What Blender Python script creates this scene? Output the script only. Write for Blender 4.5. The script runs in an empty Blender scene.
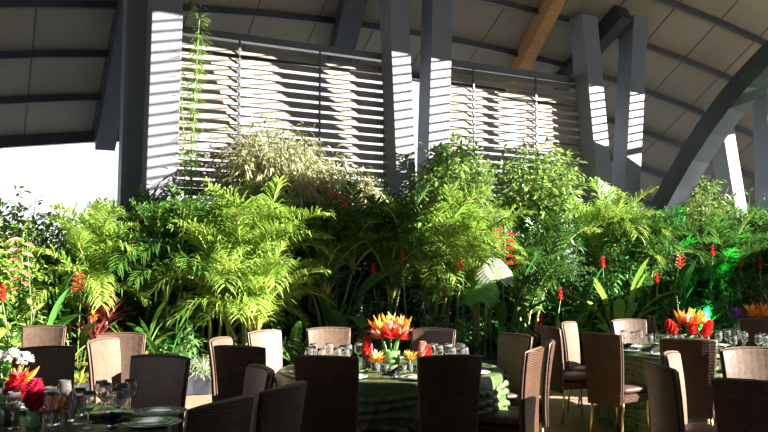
import bpy, math, random
from mathutils import Vector, Matrix

SC = bpy.context.scene
COL = SC.collection
V = Vector
R = math.radians
random.seed(7)

# ------------------------------------------------------------------ camera
EYE = V((0, 0, 1.61))
PITCH = R(4.147)
cam_data = bpy.data.cameras.new('camera')
cam_data.sensor_width = 36
cam_data.lens = 800 / 768 * 36
cam_data.clip_end = 500
cam = bpy.data.objects.new('camera', cam_data)
cam.location = EYE
cam.rotation_euler = (math.pi / 2 + PITCH, 0, 0)
COL.objects.link(cam)
SC.camera = cam

# ------------------------------------------------------------------ world, sun, exposure
world = bpy.data.worlds.new('world')
SC.world = world
world.use_nodes = True
wn = world.node_tree.nodes
bg = wn['Background']
tc = wn.new('ShaderNodeTexCoord')
sep = wn.new('ShaderNodeSeparateXYZ')
ramp = wn.new('ShaderNodeValToRGB')
world.node_tree.links.new(tc.outputs['Generated'], sep.inputs[0])
world.node_tree.links.new(sep.outputs['Z'], ramp.inputs[0])
world.node_tree.links.new(ramp.outputs[0], bg.inputs['Color'])
ramp.color_ramp.elements[0].position = 0.0
ramp.color_ramp.elements[0].color = (0.93, 0.96, 1.0, 1)
ramp.color_ramp.elements[1].position = 0.6
ramp.color_ramp.elements[1].color = (0.72, 0.84, 1.0, 1)
bg.inputs['Strength'].default_value = 1.65

SUN_AZ, SUN_EL = R(78), R(20)          # azimuth turned from -Y towards +X
SUN_DIR = V((math.sin(SUN_AZ) * math.cos(SUN_EL), -math.cos(SUN_AZ) * math.cos(SUN_EL), math.sin(SUN_EL)))
sun_data = bpy.data.lights.new('sun', 'SUN')
sun_data.energy = 40
sun_data.angle = R(0.26)
sun_data.color = (1.0, 0.93, 0.83)
sun = bpy.data.objects.new('sun', sun_data)
sun.rotation_euler = SUN_DIR.to_track_quat('Z', 'Y').to_euler()
sun.location = (20, -4, 12)
COL.objects.link(sun)

SC.view_settings.view_transform = 'Standard'
SC.view_settings.look = 'None'
SC.view_settings.gamma = 1
SC.view_settings.use_curve_mapping = False
SC.view_settings.exposure = 0.0
SC.cycles.max_bounces = 8
SC.cycles.transparent_max_bounces = 8
SC.cycles.caustics_reflective = False
SC.cycles.caustics_refractive = False
SC.cycles.sample_clamp_indirect = 4
SC.cycles.use_denoising = True

# ------------------------------------------------------------------ helpers
class MB:
    """collects vertices and faces, then links them as one mesh object"""
    def __init__(s):
        s.v, s.f, s.smooth = [], [], False
    def add(s, verts, faces):
        o = len(s.v)
        s.v.extend([tuple(p) for p in verts])
        s.f.extend([tuple(i + o for i in f) for f in faces])
    def box(s, c, size, rot=None):
        hx, hy, hz = size[0] / 2, size[1] / 2, size[2] / 2
        vs = [V((x, y, z)) for x in (-hx, hx) for y in (-hy, hy) for z in (-hz, hz)]
        if rot is not None:
            vs = [rot @ p for p in vs]
        s.add([p + V(c) for p in vs], [(0, 1, 3, 2), (4, 6, 7, 5), (0, 4, 5, 1), (2, 3, 7, 6), (0, 2, 6, 4), (1, 5, 7, 3)])
    def hexa(s, a, b):
        """solid between two quads a and b (4 points each)"""
        s.add(list(a) + list(b), [(3, 2, 1, 0), (4, 5, 6, 7), (0, 1, 5, 4), (1, 2, 6, 5), (2, 3, 7, 6), (3, 0, 4, 7)])
    def sweep(s, pts, side, w, h):
        """rectangular bar along pts; side = width direction; h hangs below the points"""
        rings = []
        n = len(pts)
        for i, p in enumerate(pts):
            t = (pts[min(i + 1, n - 1)] - pts[max(i - 1, 0)]).normalized()
            sd = (side - t * side.dot(t)).normalized()
            up = sd.cross(t)
            if up.z < 0: up = -up
            rings.append([p - sd * w / 2, p + sd * w / 2, p + sd * w / 2 - up * h, p - sd * w / 2 - up * h])
        o = len(s.v)
        for r in rings: s.v.extend([tuple(q) for q in r])
        for i in range(n - 1):
            for k in range(4):
                a, b = o + i * 4 + k, o + i * 4 + (k + 1) % 4
                s.f.append((a, b, b + 4, a + 4))
        s.f.append((o + 3, o + 2, o + 1, o)); e = o + (n - 1) * 4
        s.f.append((e, e + 1, e + 2, e + 3))
    def tube(s, pts, rad, n=6, cap=True):
        m = len(pts)
        if not isinstance(rad, (list, tuple)): rad = [rad] * m
        o = len(s.v)
        ref = None
        for i, p in enumerate(pts):
            t = (pts[min(i + 1, m - 1)] - pts[max(i - 1, 0)]).normalized()
            if ref is None:
                ref = t.orthogonal().normalized()
            a = (ref - t * ref.dot(t)).normalized(); ref = a
            b = t.cross(a)
            for k in range(n):
                q = 2 * math.pi * k / n
                s.v.append(tuple(p + (a * math.cos(q) + b * math.sin(q)) * rad[i]))
        for i in range(m - 1):
            for k in range(n):
                a, b = o + i * n + k, o + i * n + (k + 1) % n
                s.f.append((a, b, b + n, a + n))
        if cap:
            s.f.append(tuple(o + k for k in reversed(range(n))))
            s.f.append(tuple(o + (m - 1) * n + k for k in range(n)))
    def lathe(s, prof, n=24, c=(0, 0, 0)):
        o = len(s.v)
        for (r, z) in prof:
            for k in range(n):
                q = 2 * math.pi * k / n
                s.v.append((c[0] + r * math.cos(q), c[1] + r * math.sin(q), c[2] + z))
        for i in range(len(prof) - 1):
            for k in range(n):
                a, b = o + i * n + k, o + i * n + (k + 1) % n
                s.f.append((a, b, b + n, a + n))
        if prof[0][0] > 1e-4: s.f.append(tuple(o + k for k in reversed(range(n))))
        if prof[-1][0] > 1e-4: s.f.append(tuple(o + (len(prof) - 1) * n + k for k in range(n)))
    def leaf(s, base, d, up, L, W, fold=0.12, droop=0.0):
        """folded pointed leaf blade: 2 x 3 faces"""
        d = d.normalized(); sd = d.cross(up)
        if sd.length < 1e-4: sd = d.orthogonal()
        sd.normalize(); n = sd.cross(d)
        if n.z < 0: n = -n
        def P(t, x): return base + d * (L * t) - V((0, 0, droop * L * t * t)) + sd * (x * W / 2) + n * (abs(x) * fold * W)
        s.add([P(0, 0), P(.3, .9), P(.34, 0), P(.3, -.9), P(.68, .75), P(.7, 0), P(.68, -.75), P(1, 0)],
              [(0, 1, 2), (0, 2, 3), (1, 4, 5, 2), (3, 2, 5, 6), (4, 7, 5), (5, 7, 6)])
    def ribbon(s, pts, widths, up=V((0, 0, 1)), fold=0.15):
        """blade along a curve, three vertices across"""
        n = len(pts); o = len(s.v)
        for i, p in enumerate(pts):
            t = (pts[min(i + 1, n - 1)] - pts[max(i - 1, 0)]).normalized()
            sd = t.cross(up)
            if sd.length < 1e-3: sd = t.orthogonal()
            sd.normalize(); nn = sd.cross(t)
            w = widths[i] / 2
            s.v.extend([tuple(p + sd * w + nn * fold * w), tuple(p), tuple(p - sd * w + nn * fold * w)])
        for i in range(n - 1):
            a = o + i * 3
            s.f.append((a, a + 1, a + 4, a + 3)); s.f.append((a + 1, a + 2, a + 5, a + 4))
    def mesh(s, name, m=None, smooth=None):
        me = bpy.data.meshes.new(name)
        me.from_pydata(s.v, [], s.f)
        if m: me.materials.append(m)
        if smooth if smooth is not None else s.smooth:
            me.polygons.foreach_set('use_smooth', [True] * len(me.polygons))
        me.update()
        return me
    def build(s, name, m, parent=None, smooth=None, bevel=0, loc=None):
        o = bpy.data.objects.new(name, s.mesh(name, m, smooth))
        COL.objects.link(o)
        if parent: o.parent = parent
        if loc is not None: o.location = loc
        if bevel:
            b = o.modifiers.new('bevel', 'BEVEL'); b.width = bevel; b.segments = 2; b.limit_method = 'ANGLE'
        return o

def link(name, me, parent=None, loc=(0, 0, 0), rot=(0, 0, 0), sc=1):
    o = bpy.data.objects.new(name, me)
    COL.objects.link(o)
    if parent: o.parent = parent
    o.location = loc; o.rotation_euler = rot
    o.scale = (sc, sc, sc) if not isinstance(sc, tuple) else sc
    return o

def tag(o, label, cat, group=None, kind=None):
    o['label'] = label; o['category'] = cat
    if group: o['group'] = group
    if kind: o['kind'] = kind
    return o

def structure(o, label=None):
    o['kind'] = 'structure'
    if label: o['label'] = label
    return o

def thing(name, loc, label, cat, group=None, rotz=0):
    o = bpy.data.objects.new(name, None)
    o.empty_display_size = .1
    COL.objects.link(o)
    o.location = loc; o.rotation_euler = (0, 0, rotz)
    return tag(o, label, cat, group)

def dup(root, loc, rotz=0, label=None, group=None, sc=None):
    r = root.copy(); COL.objects.link(r)
    r.location = loc; r.rotation_euler = (0, 0, rotz)
    if sc: r.scale = (sc, sc, sc)
    if label: r['label'] = label
    if group: r['group'] = group
    for ch in list(root.children):
        c = ch.copy(); COL.objects.link(c); c.parent = r
        for g in ch.children:
            d = g.copy(); COL.objects.link(d); d.parent = c
    return r

def at(px, py, y):
    """point of the photograph's ray (px, py) at distance y in front of the camera"""
    f = V((0, math.cos(PITCH), math.sin(PITCH))); up = V((0, -math.sin(PITCH), math.cos(PITCH)))
    d = f * 800 + V((1, 0, 0)) * (px - 384) + up * (216 - py)
    return EYE + d * (y / d.y)

# ------------------------------------------------------------------ materials
def mat(name, col, rough=.5, spec=.5, metal=0, trans=0, ior=1.45, coat=0, emit=None):
    m = bpy.data.materials.new(name); m.use_nodes = True
    b = m.node_tree.nodes['Principled BSDF']
    b.inputs['Base Color'].default_value = (*col, 1)
    b.inputs['Roughness'].default_value = rough
    b.inputs['Specular IOR Level'].default_value = spec
    b.inputs['Metallic'].default_value = metal
    b.inputs['Transmission Weight'].default_value = trans
    b.inputs['IOR'].default_value = ior
    b.inputs['Coat Weight'].default_value = coat
    if emit:
        b.inputs['Emission Color'].default_value = (*emit[0], 1); b.inputs['Emission Strength'].default_value = emit[1]
    return m

def noise_mat(name, c1, c2, scale=6, rough=.6, spec=.4, bump=.0, detail=4, stretch=(1, 1, 1), metal=0):
    m = mat(name, c1, rough, spec, metal)
    nt = m.node_tree; b = nt.nodes['Principled BSDF']
    t = nt.nodes.new('ShaderNodeTexCoord'); mp = nt.nodes.new('ShaderNodeMapping')
    mp.inputs['Scale'].default_value = stretch
    n = nt.nodes.new('ShaderNodeTexNoise'); n.inputs['Scale'].default_value = scale; n.inputs['Detail'].default_value = detail
    r = nt.nodes.new('ShaderNodeValToRGB')
    r.color_ramp.elements[0].position = .35; r.color_ramp.elements[1].position = .65
    r.color_ramp.elements[0].color = (*c1, 1); r.color_ramp.elements[1].color = (*c2, 1)
    nt.links.new(t.outputs['Object'], mp.inputs[0]); nt.links.new(mp.outputs[0], n.inputs['Vector'])
    nt.links.new(n.outputs['Fac'], r.inputs[0]); nt.links.new(r.outputs[0], b.inputs['Base Color'])
    if bump:
        bp = nt.nodes.new('ShaderNodeBump'); bp.inputs['Strength'].default_value = bump; bp.inputs['Distance'].default_value = .02
        nt.links.new(n.outputs['Fac'], bp.inputs['Height']); nt.links.new(bp.outputs[0], b.inputs['Normal'])
    return m

def leaf_mat(name, c1, c2, transl=.35, rough=.42, spec=.45, vary=.12):
    """leaf blades: colour varies from leaf to leaf and from plant to plant"""
    m = bpy.data.materials.new(name); m.use_nodes = True
    nt = m.node_tree; b = nt.nodes['Principled BSDF']; out = nt.nodes['Material Output']
    g = nt.nodes.new('ShaderNodeNewGeometry')
    r = nt.nodes.new('ShaderNodeValToRGB')
    r.color_ramp.elements[0].color = (*c1, 1); r.color_ramp.elements[1].color = (*c2, 1)
    nt.links.new(g.outputs['Random Per Island'], r.inputs[0])
    oi = nt.nodes.new('ShaderNodeObjectInfo')
    mr = nt.nodes.new('ShaderNodeMapRange')
    mr.inputs['To Min'].default_value = 1 - vary * 2; mr.inputs['To Max'].default_value = 1 + vary * 2
    nt.links.new(oi.outputs['Random'], mr.inputs['Value'])
    hs = nt.nodes.new('ShaderNodeHueSaturation')
    nt.links.new(mr.outputs[0], hs.inputs['Value']); nt.links.new(r.outputs[0], hs.inputs['Color'])
    nt.links.new(hs.outputs[0], b.inputs['Base Color'])
    b.inputs['Roughness'].default_value = rough; b.inputs['Specular IOR Level'].default_value = spec
    tr = nt.nodes.new('ShaderNodeBsdfTranslucent')
    nt.links.new(hs.outputs[0], tr.inputs['Color'])
    mx = nt.nodes.new('ShaderNodeMixShader'); mx.inputs[0].default_value = transl
    nt.links.new(b.outputs[0], mx.inputs[1]); nt.links.new(tr.outputs[0], mx.inputs[2])
    nt.links.new(mx.outputs[0], out.inputs['Surface'])
    return m

def weave_mat(name, c1, c2, rough=.42, spec=.6, scale=24):
    """woven rattan: horizontal strands with a small over-under rhythm"""
    m = mat(name, c1, rough, spec)
    nt = m.node_tree; b = nt.nodes['Principled BSDF']
    t = nt.nodes.new('ShaderNodeTexCoord')
    w = nt.nodes.new('ShaderNodeTexWave'); w.wave_type = 'BANDS'; w.bands_direction = 'Z'
    w.inputs['Scale'].default_value = scale; w.inputs['Distortion'].default_value = 1.2
    w.inputs['Detail'].default_value = 1.5; w.inputs['Detail Scale'].default_value = 1.2
    nt.links.new(t.outputs['Object'], w.inputs['Vector'])
    n = nt.nodes.new('ShaderNodeTexNoise'); n.inputs['Scale'].default_value = 9
    nt.links.new(t.outputs['Object'], n.inputs['Vector'])
    r = nt.nodes.new('ShaderNodeValToRGB')
    r.color_ramp.elements[0].position = .3; r.color_ramp.elements[1].position = .7
    r.color_ramp.elements[0].color = (*c1, 1); r.color_ramp.elements[1].color = (*c2, 1)
    nt.links.new(n.outputs['Fac'], r.inputs[0]); nt.links.new(r.outputs[0], b.inputs['Base Color'])
    bp = nt.nodes.new('ShaderNodeBump'); bp.inputs['Strength'].default_value = .8; bp.inputs['Distance'].default_value = .012
    nt.links.new(w.outputs['Fac'], bp.inputs['Height']); nt.links.new(bp.outputs[0], b.inputs['Normal'])
    return m

M = {
 'steel': noise_mat('painted_steel', (.115, .125, .145), (.14, .15, .17), 1.5, .55, .35),
 'dark_steel': noise_mat('dark_steel', (.022, .026, .034), (.034, .038, .046), 2, .5, .4),
 'timber': noise_mat('timber', (.28, .14, .055), (.36, .19, .08), 3, .55, .3, stretch=(1, 1, 8)),
 'roof': noise_mat('roof_sheet', (.18, .16, .13), (.22, .195, .16), .6, .7, .3),
 'slat': noise_mat('louver_slat', (.215, .19, .16), (.26, .235, .20), 1.2, .55, .4),
 'frame': mat('window_frame', (.05, .055, .065), .45),
 'wall': noise_mat('dark_wall', (.10, .10, .095), (.13, .125, .12), 2, .8, .2),
 'floor': noise_mat('floor_carpet', (.33, .23, .14), (.22, .17, .13), 3.2, .55, .35, .1, 5),
 'ground': noise_mat('terrace', (.55, .56, .58), (.66, .66, .66), 1, .8, .2),
 'soil': noise_mat('soil', (.02, .017, .013), (.05, .04, .03), 9, .9, .1, .5),
 'liner': noise_mat('bed_liner', (.012, .013, .018), (.03, .033, .045), 6, .35, .5, .6, stretch=(1, 1, .3)),
 'weave': weave_mat('woven_rattan', (.058, .028, .014), (.085, .042, .022), .42, .3),
 'front': noise_mat('chair_fabric', (.088, .056, .038), (.12, .078, .054), 30, .45, .4, .08),
 'piping': mat('chair_piping', (.09, .055, .04), .4),
 'seatcloth': noise_mat('seat_cloth', (.05, .024, .019), (.075, .034, .026), 20, .55, .4, .1),
 'brass': mat('brushed_brass', (.55, .42, .16), .35, metal=.9),
 'cloth': noise_mat('green_satin', (.035, .062, .016), (.065, .10, .03), 26, .38, .6, .25, 6),
 'ruffle': noise_mat('green_ruffle', (.05, .085, .02), (.085, .13, .035), 18, .45, .5, .3),
 'glass': mat('clear_glass', (1, 1, 1), .05, .9, trans=.94, ior=1.45),
 'plate': mat('glass_plate', (.62, .70, .67), .10, .8, metal=.55),
 'greenglass': mat('leaf_wrapped_glass', (.16, .32, .10), .12, .7, trans=.25),
 'cup': mat('red_glass', (.75, .05, .03), .1, .7, trans=.4),
 'napkin': noise_mat('dark_napkin', (.02, .018, .022), (.05, .045, .05), 12, .6, .4, .3),
 'board': noise_mat('table_board', (.35, .24, .14), (.42, .3, .18), 5, .5),
 'silver': mat('steel_cutlery', (.8, .8, .8), .15, metal=1),
 'white': noise_mat('white_petal', (.85, .82, .76), (.92, .9, .86), 10, .6),
 'wax': mat('candle_wax', (.85, .75, .55), .5),
 # plants
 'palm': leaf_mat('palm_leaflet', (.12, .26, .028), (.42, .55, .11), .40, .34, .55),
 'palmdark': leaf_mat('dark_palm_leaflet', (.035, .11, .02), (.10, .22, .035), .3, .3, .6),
 'rachis': mat('palm_rachis', (.32, .34, .08), .45),
 'trunk': noise_mat('palm_stem', (.22, .22, .09), (.30, .27, .12), 14, .6, .3, .2, stretch=(1, 1, 5)),
 'bark': noise_mat('shrub_stem', (.10, .075, .05), (.16, .12, .08), 12, .8, .2, .3),
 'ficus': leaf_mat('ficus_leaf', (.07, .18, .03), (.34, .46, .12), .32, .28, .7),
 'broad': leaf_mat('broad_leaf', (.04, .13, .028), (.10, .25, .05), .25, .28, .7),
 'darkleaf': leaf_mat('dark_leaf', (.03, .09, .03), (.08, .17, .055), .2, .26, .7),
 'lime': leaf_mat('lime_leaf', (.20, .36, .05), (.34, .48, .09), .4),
 'paddle': leaf_mat('paddle_leaf', (.05, .17, .03), (.10, .26, .05), .35, .35, .55),
 'stripe': leaf_mat('yellow_strap', (.50, .46, .07), (.34, .42, .07), .3),
 'maroon': leaf_mat('maroon_strap', (.10, .012, .02), (.20, .03, .03), .2, .35, .6),
 'grey': leaf_mat('feathery_leaf', (.32, .35, .16), (.52, .52, .30), .35, .5, .3),
 'silverleaf': leaf_mat('silver_blade', (.34, .42, .28), (.44, .50, .36), .3, .45),
 'fernleaf': leaf_mat('fern_leaflet', (.05, .20, .04), (.10, .28, .06), .35),
 'red': leaf_mat('red_bract', (.60, .02, .02), (.75, .06, .04), .25, .4, .5, .05),
 'crimson': leaf_mat('crimson_bract', (.45, .015, .05), (.60, .03, .08), .25, .4, .5, .05),
 'pink': leaf_mat('pink_bract', (.85, .22, .18), (.90, .55, .46), .3, .45, .4, .05),
 'orange': leaf_mat('orange_bract', (.85, .24, .02), (.90, .40, .05), .3, .45, .4, .05),
 'yellow': leaf_mat('yellow_bract', (.85, .52, .10), (.88, .62, .16), .3, .45, .4, .05),
 'violet': leaf_mat('violet_bract', (.16, .05, .22), (.28, .10, .34), .3, .45, .4, .05),
 'greenstem': mat('flower_stem', (.10, .22, .05), .45),
}
# side wall layout (distance along the view, height): panels and louvres placed to mask the sun
SIDE_SOLID = [(-8, 2.9, 0, 14), (2.9, 3.8, 0, 3.1), (2.9, 3.8, 3.75, 14), (3.8, 5.2, 0, 14), (5.2, 30, 0, 1.0), (9.7, 11.4, 1.0, 6.4), (11.4, 12.6, 1.0, 3.8), (12.6, 30, 1.0, 3.0), (5.2, 9.7, 6.6, 7.0), (5.2, 9.7, 9.4, 12.5), (9.7, 30, 9.95, 12.5)]
SIDE_LOUVRE = [(5.2, 9.7, 7.0, 9.4), (9.7, 14.2, 6.4, 9.95), (14.2, 19, 6.0, 9.4)]
# ------------------------------------------------------------------ the hall
U = V((.891, .454, 0)); N = V((.454, -.891, 0)); P0 = V((-3.3, 13, 0))   # garden wall: along, inward, origin
def roof_z(s, t):
    """height of the roof's underside; s along the garden wall, t outward from it"""
    d = s - 4.4
    drop = .0115 * d * d if abs(d) < 12 else .0115 * 144 + .276 * (abs(d) - 12)
    z = 4.81 + .60 * (4 - max(t, -10)) - drop
    if t < -10: z -= .45 * (-10 - t)
    return z
def rp(s, t, dz=0):
    p = P0 + U * s - N * t
    return V((p.x, p.y, roof_z(s, t) + dz))
def roof_st(px, py):
    """(s, t) where the photograph's ray meets the roof"""
    y = 4
    while y < 40:
        p = at(px, py, y); q = p - P0
        s, t = q.dot(U), -q.dot(N)
        if p.z >= roof_z(s, t): return s, t
        y += .02
    return s, t

# floor and the ground outside
fl = MB(); fl.box((4, 2, -.06), (44, 36, .12)); structure(fl.build('floor', M['floor']))
gd = MB()
a, b = P0 + U * -60 - N * .4, P0 + U * 80 - N * .4
c, d = P0 + U * 80 - N * 120, P0 + U * -60 - N * 120
gd.hexa([V((p.x, p.y, -.5)) for p in (a, b, c, d)], [V((p.x, p.y, .02)) for p in (a, b, c, d)])
structure(gd.build('ground', M['ground']))

# roof shell
CUT = (roof_st(168, 40)[0], roof_st(592, 92)[0])
m = MB()
def s_end(t):      # the roof ends over the side wall
    q = P0 - N * t - V((2.3, 0, 0))
    return (q.dot(V((-.894, .447, 0))) + .5) / .594
def s_row(t): return [-13 + (s_end(t) + 13) * i / 25 for i in range(26)]
TS = [4, 3, 2.2, 2, 1, 0, -1, -2, -3, -4, -6, -8, -10, -13, -16, -20, -24]
for i in range(26):
    for t in TS: m.v.append(tuple(rp(s_row(t)[i], t)))
nT = len(TS)
for i in range(25):
    for j in range(nT - 1):
        if TS[j] > 2.3 and CUT[0] < s_row(3)[i] < CUT[1]: continue     # the roof stops short above the louvres
        q = i * nT + j; m.f.append((q, q + nT, q + nT + 1, q + 1))
o = m.build('ceiling', M['roof'])
sol = o.modifiers.new('thick', 'SOLIDIFY'); sol.thickness = .08; sol.offset = -1
structure(o)
k = 0
def trim(mb, mt, name='trim'):
    global k
    k += 1
    return structure(mb.build('%s_%d' % (name, k), mt))
# purlins
for t in [4, 3, 2, 1, 0, -1, -2, -3, -4, -5, -6, -8, -10]:
    m = MB(); big = t == 4
    row = s_row(t)
    for part in ([[s for s in row if s <= CUT[0] + .6], [s for s in row if s >= CUT[1] - .6]] if t > 2.5 else [row]):
        if len(part) < 2: continue
        m = MB(); m.sweep([rp(s, t) for s in part], N, .14 if big else .08, .20 if big else .12)
        trim(m, M['dark_steel'])
# panel seams standing proud under the sheets
for i in range(-8, 18):
    m = MB(); ss = i * 1.25 + .3
    m.sweep([rp(ss, t) for t in (4, 2.2, 0, -3, -6, -10) if ss < s_end(t) and not (t > 2.5 and CUT[0] < ss < CUT[1])], U, .014, .012)
    trim(m, M['dark_steel'])
# rafters
def rafter(pa, pb, w, h, mt, ext=2.5):
    s0, t0 = roof_st(*pa); s1, t1 = roof_st(*pb)
    n = 12
    ds, dt = s1 - s0, t1 - t0
    L = math.hypot(ds, dt)
    pts = [rp(s0 + ds * (i / n * (1 + ext / L) ), t0 + dt * (i / n * (1 + ext / L))) for i in range(n + 1)]
    side = V((pts[-1] - pts[0])).cross(V((0, 0, 1))).normalized()
    m = MB(); m.sweep(pts, side, w, h)
    return trim(m, mt)
rafter((104, 131), (127, 8), .38, .5, M['dark_steel'], 5)
rafter((337, 54), (349, 2), .42, .5, M['dark_steel'], 5)
rafter((508, 80), (547, 2), .28, .4, M['timber'], 4)
rafter((556, 80), (620, 6), .34, .36, M['dark_steel'], .01)
# a curved rib coming down on the right
rib = [(655, 212, 17.3), (672, 180, 17.0), (688, 152, 16.7), (706, 124, 16.3), (725, 98, 15.9), (745, 74, 15.5), (768, 50, 15.0), (800, 22, 14.3), (850, -14, 13.3)]
m = MB(); pts = [at(*p) for p in rib]
pts = [at(640, 245, 17.6), at(625, 290, 17.9)][::-1] + pts
m.sweep(pts, V((.891, .454, 0)).cross(V((0, 0, 1))).cross(V((0, 0, 1))), .5, .42)
trim(m, M['dark_steel'])

# V-shaped columns standing just inside the louvres
def wp(s, t, z):
    p = P0 + U * s - N * t
    return V((p.x, p.y, z))
def wall_hit(px, py, t):
    """(s, z) where the photograph's ray meets the vertical plane t"""
    d = at(px, py, 1.0) - EYE
    k = ((P0 - N * t) - EYE).dot(N) / d.dot(N)
    p = EYE + d * k
    return (p - P0).dot(U), p.z
ci = 0
def column(pa, pb, t, w, ztop, dp=.42, zbase=0, lean=0):
    """pa, pb: two picture points on the middle of the inner face; t: plane of that face"""
    global ci
    ci += 1
    (sa, za), (sb, zb) = wall_hit(*pa, t), wall_hit(*pb, t)
    k = (sb - sa) / (zb - za)
    m = MB()
    def ring(z):
        s = sa + k * (z - za)
        return [wp(s - w / 2, t + dp, z), wp(s + w / 2, t + dp, z), wp(s + w / 2, t, z), wp(s - w / 2, t, z)]
    m.hexa(ring(zbase), ring(ztop))
    return structure(m.build('column_%d' % ci, M['steel'], bevel=.012))
TC = -.48
column((168, 0), (162, 180), TC, .48, 9)
column((137, 20), (133, 150), TC + .46, .34, 8.0, .34)
column((399, 0), (405, 144), TC, .40, 9.5)
column((443, 0), (439, 144), TC, .45, 9.5)
column((593, 50), (602, 150), TC, .42, 7.0)
column((642, 0), (635, 144), TC, .42, 9)
column((727, 120), (741, 206), TC, .40, 5.55)
column((775, 120), (778, 206), TC, .50, 6.2)
# louvred windows in the garden wall
def louvre(idx, s0, s1, z0, z1, mull, t=0.0, pitch=.165):
    fr = MB()
    q = wp((s0 + s1) / 2, t, 0)
    rot = Matrix((U, -N, V((0, 0, 1)))).transposed()
    def bx(mb, s, z, ws, wt, wz, tt=0): mb.box(wp(s, t + tt, z), (ws, wt, wz), rot)
    bx(fr, (s0 + s1) / 2, z1 + .05, s1 - s0 + .2, .14, .12); bx(fr, (s0 + s1) / 2, z0 - .05, s1 - s0 + .2, .14, .12)
    bx(fr, s0 - .06, (z0 + z1) / 2, .12, .16, z1 - z0 + .1); bx(fr, s1 + .06, (z0 + z1) / 2, .12, .16, z1 - z0 + .1)
    f = fr.build('window_%d' % idx, M['frame']); structure(f)
    sl = MB(); n = int((z1 - z0) / pitch)
    tilt = Matrix.Rotation(R(50), 3, V((1, 0, 0)))
    for i in range(n):
        sl.box(wp((s0 + s1) / 2, t, z0 + pitch * (i + .55)), (s1 - s0, .18, .012), rot @ tilt)
    sl.build('louver_slats', M['slat'], f)
    mu = MB()
    for s in mull:
        bx(mu, s, (z0 + z1) / 2, .03, .03, z1 - z0, -.09)
        for i in range(n): bx(mu, s, z0 + pitch * (i + .55), .05, .05, .035, -.085)
    mu.build('mullion', M['frame'], f)
w1 = [wall_hit(px, 60, 0)[0] for px in (172, 385, 238, 318)]
w2 = [wall_hit(px, 80, 0)[0] for px in (440, 583, 471, 533)]
louvre(1, w1[0], w1[1], 3.0, 5.58, w1[2:])
louvre(2, w2[0], w2[1], 3.0, 5.66, w2[2:])

# low wall under the louvres, behind the plants
m = MB(); rot = Matrix((U, -N, V((0, 0, 1)))).transposed()
m.box(wp(3, .1, .8), (34, .15, 1.6), rot); structure(m.build('wall_garden', M['wall']))
# side wall of the hall, outside the picture on the right: openings and louvres placed to let sun onto chosen areas
SW0 = V((2.3, 0, 0)); SWD = V((.447, .894, 0)); SWN = V((-.894, .447, 0))
SROT = Matrix((SWD, -SWN, V((0, 0, 1)))).transposed()
def sw(yw, z): return SW0 + SWD * (yw / .894) + V((0, 0, z))
def swbox(mb, y0, y1, z0, z1, th=.2): mb.box(sw((y0 + y1) / 2, (z0 + z1) / 2), ((y1 - y0) / .894, th, z1 - z0), SROT)
wr = MB()
def swlou(idx, y0, y1, z0, z1, pitch=.165, depth=.075):
    fr = MB(); 
    for (a, b, c, d) in ((y0, y0 + .06, z0, z1), (y1 - .06, y1, z0, z1), (y0, y1, z0, z0 + .06), (y0, y1, z1 - .06, z1)): swbox(fr, a, b, c, d, .22)
    f = fr.build('window_%d' % idx, M['frame']); structure(f)
    sl = MB()
    for i in range(int((z1 - z0) / pitch)):
        sl.box(sw((y0 + y1) / 2, z0 + pitch * (i + .5)), ((y1 - y0) / .894, depth, .012), SROT)
    sl.build('louver_slats', M['slat'], f)
for (a, b, c, d) in SIDE_SOLID: swbox(wr, a, b, c, d)
# gable panel falling like the roof, added to shade the column tops
def swp(y, z, o): return sw(y, z) - SWN * o
wr.hexa([swp(9.7, 10.0, .12), swp(19.2, 5.95, .12), swp(19.2, 5.95, .2), swp(9.7, 10.0, .2)], [swp(9.7, 12.4, .12), swp(19.2, 12.4, .12), swp(19.2, 12.4, .2), swp(9.7, 12.4, .2)])
structure(wr.build('wall_right_sun_mask', M['wall']))
# slanting bar added to the unseen side wall to shadow the first louvres
mb = MB()
def swq(y, z, o): return sw(y, z) + SWN * o
mb.hexa([swq(12.02, 6.3, -.1), swq(12.5, 6.3, -.1), swq(12.5, 6.3, .1), swq(12.02, 6.3, .1)], [swq(11.5, 9.5, -.1), swq(11.98, 9.5, -.1), swq(11.98, 9.5, .1), swq(11.5, 9.5, .1)])
trim(mb, M['dark_steel'])
for i, q in enumerate(SIDE_LOUVRE): swlou(3 + i, *q)
# back and left walls, behind and beside the camera
m = MB(); m.box((1, -7, 1.4), (26, .2, 2.8)); structure(m.build('wall_back', M['wall']))
m = MB(); m.box((-11, 0, 1.4), (.2, 14, 2.8)); structure(m.build('wall_left', M['wall']))

# planting bed
m = MB()
S0, S1, T0, T1 = -9, 17, -2.3, .0
def bedq(z): return [V((*wp(s, t, 0).xy, z)) for (s, t) in ((S0, T0), (S1, T0), (S1, T1), (S0, T1))]
m.hexa(bedq(0), bedq(.2)); bed = m.build('planting_bed', M['soil']); structure(bed)
m = MB()
pts = [wp(S0 + (S1 - S0) * i / 120, T0 - .03 + .012 * math.sin(i * 2.1), .24 + .015 * math.sin(i * 1.3)) for i in range(121)]
m.sweep(pts, N, .05, .24); lin = m.build('bed_edging', M['liner'], bed)
BED_Z = .2
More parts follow.
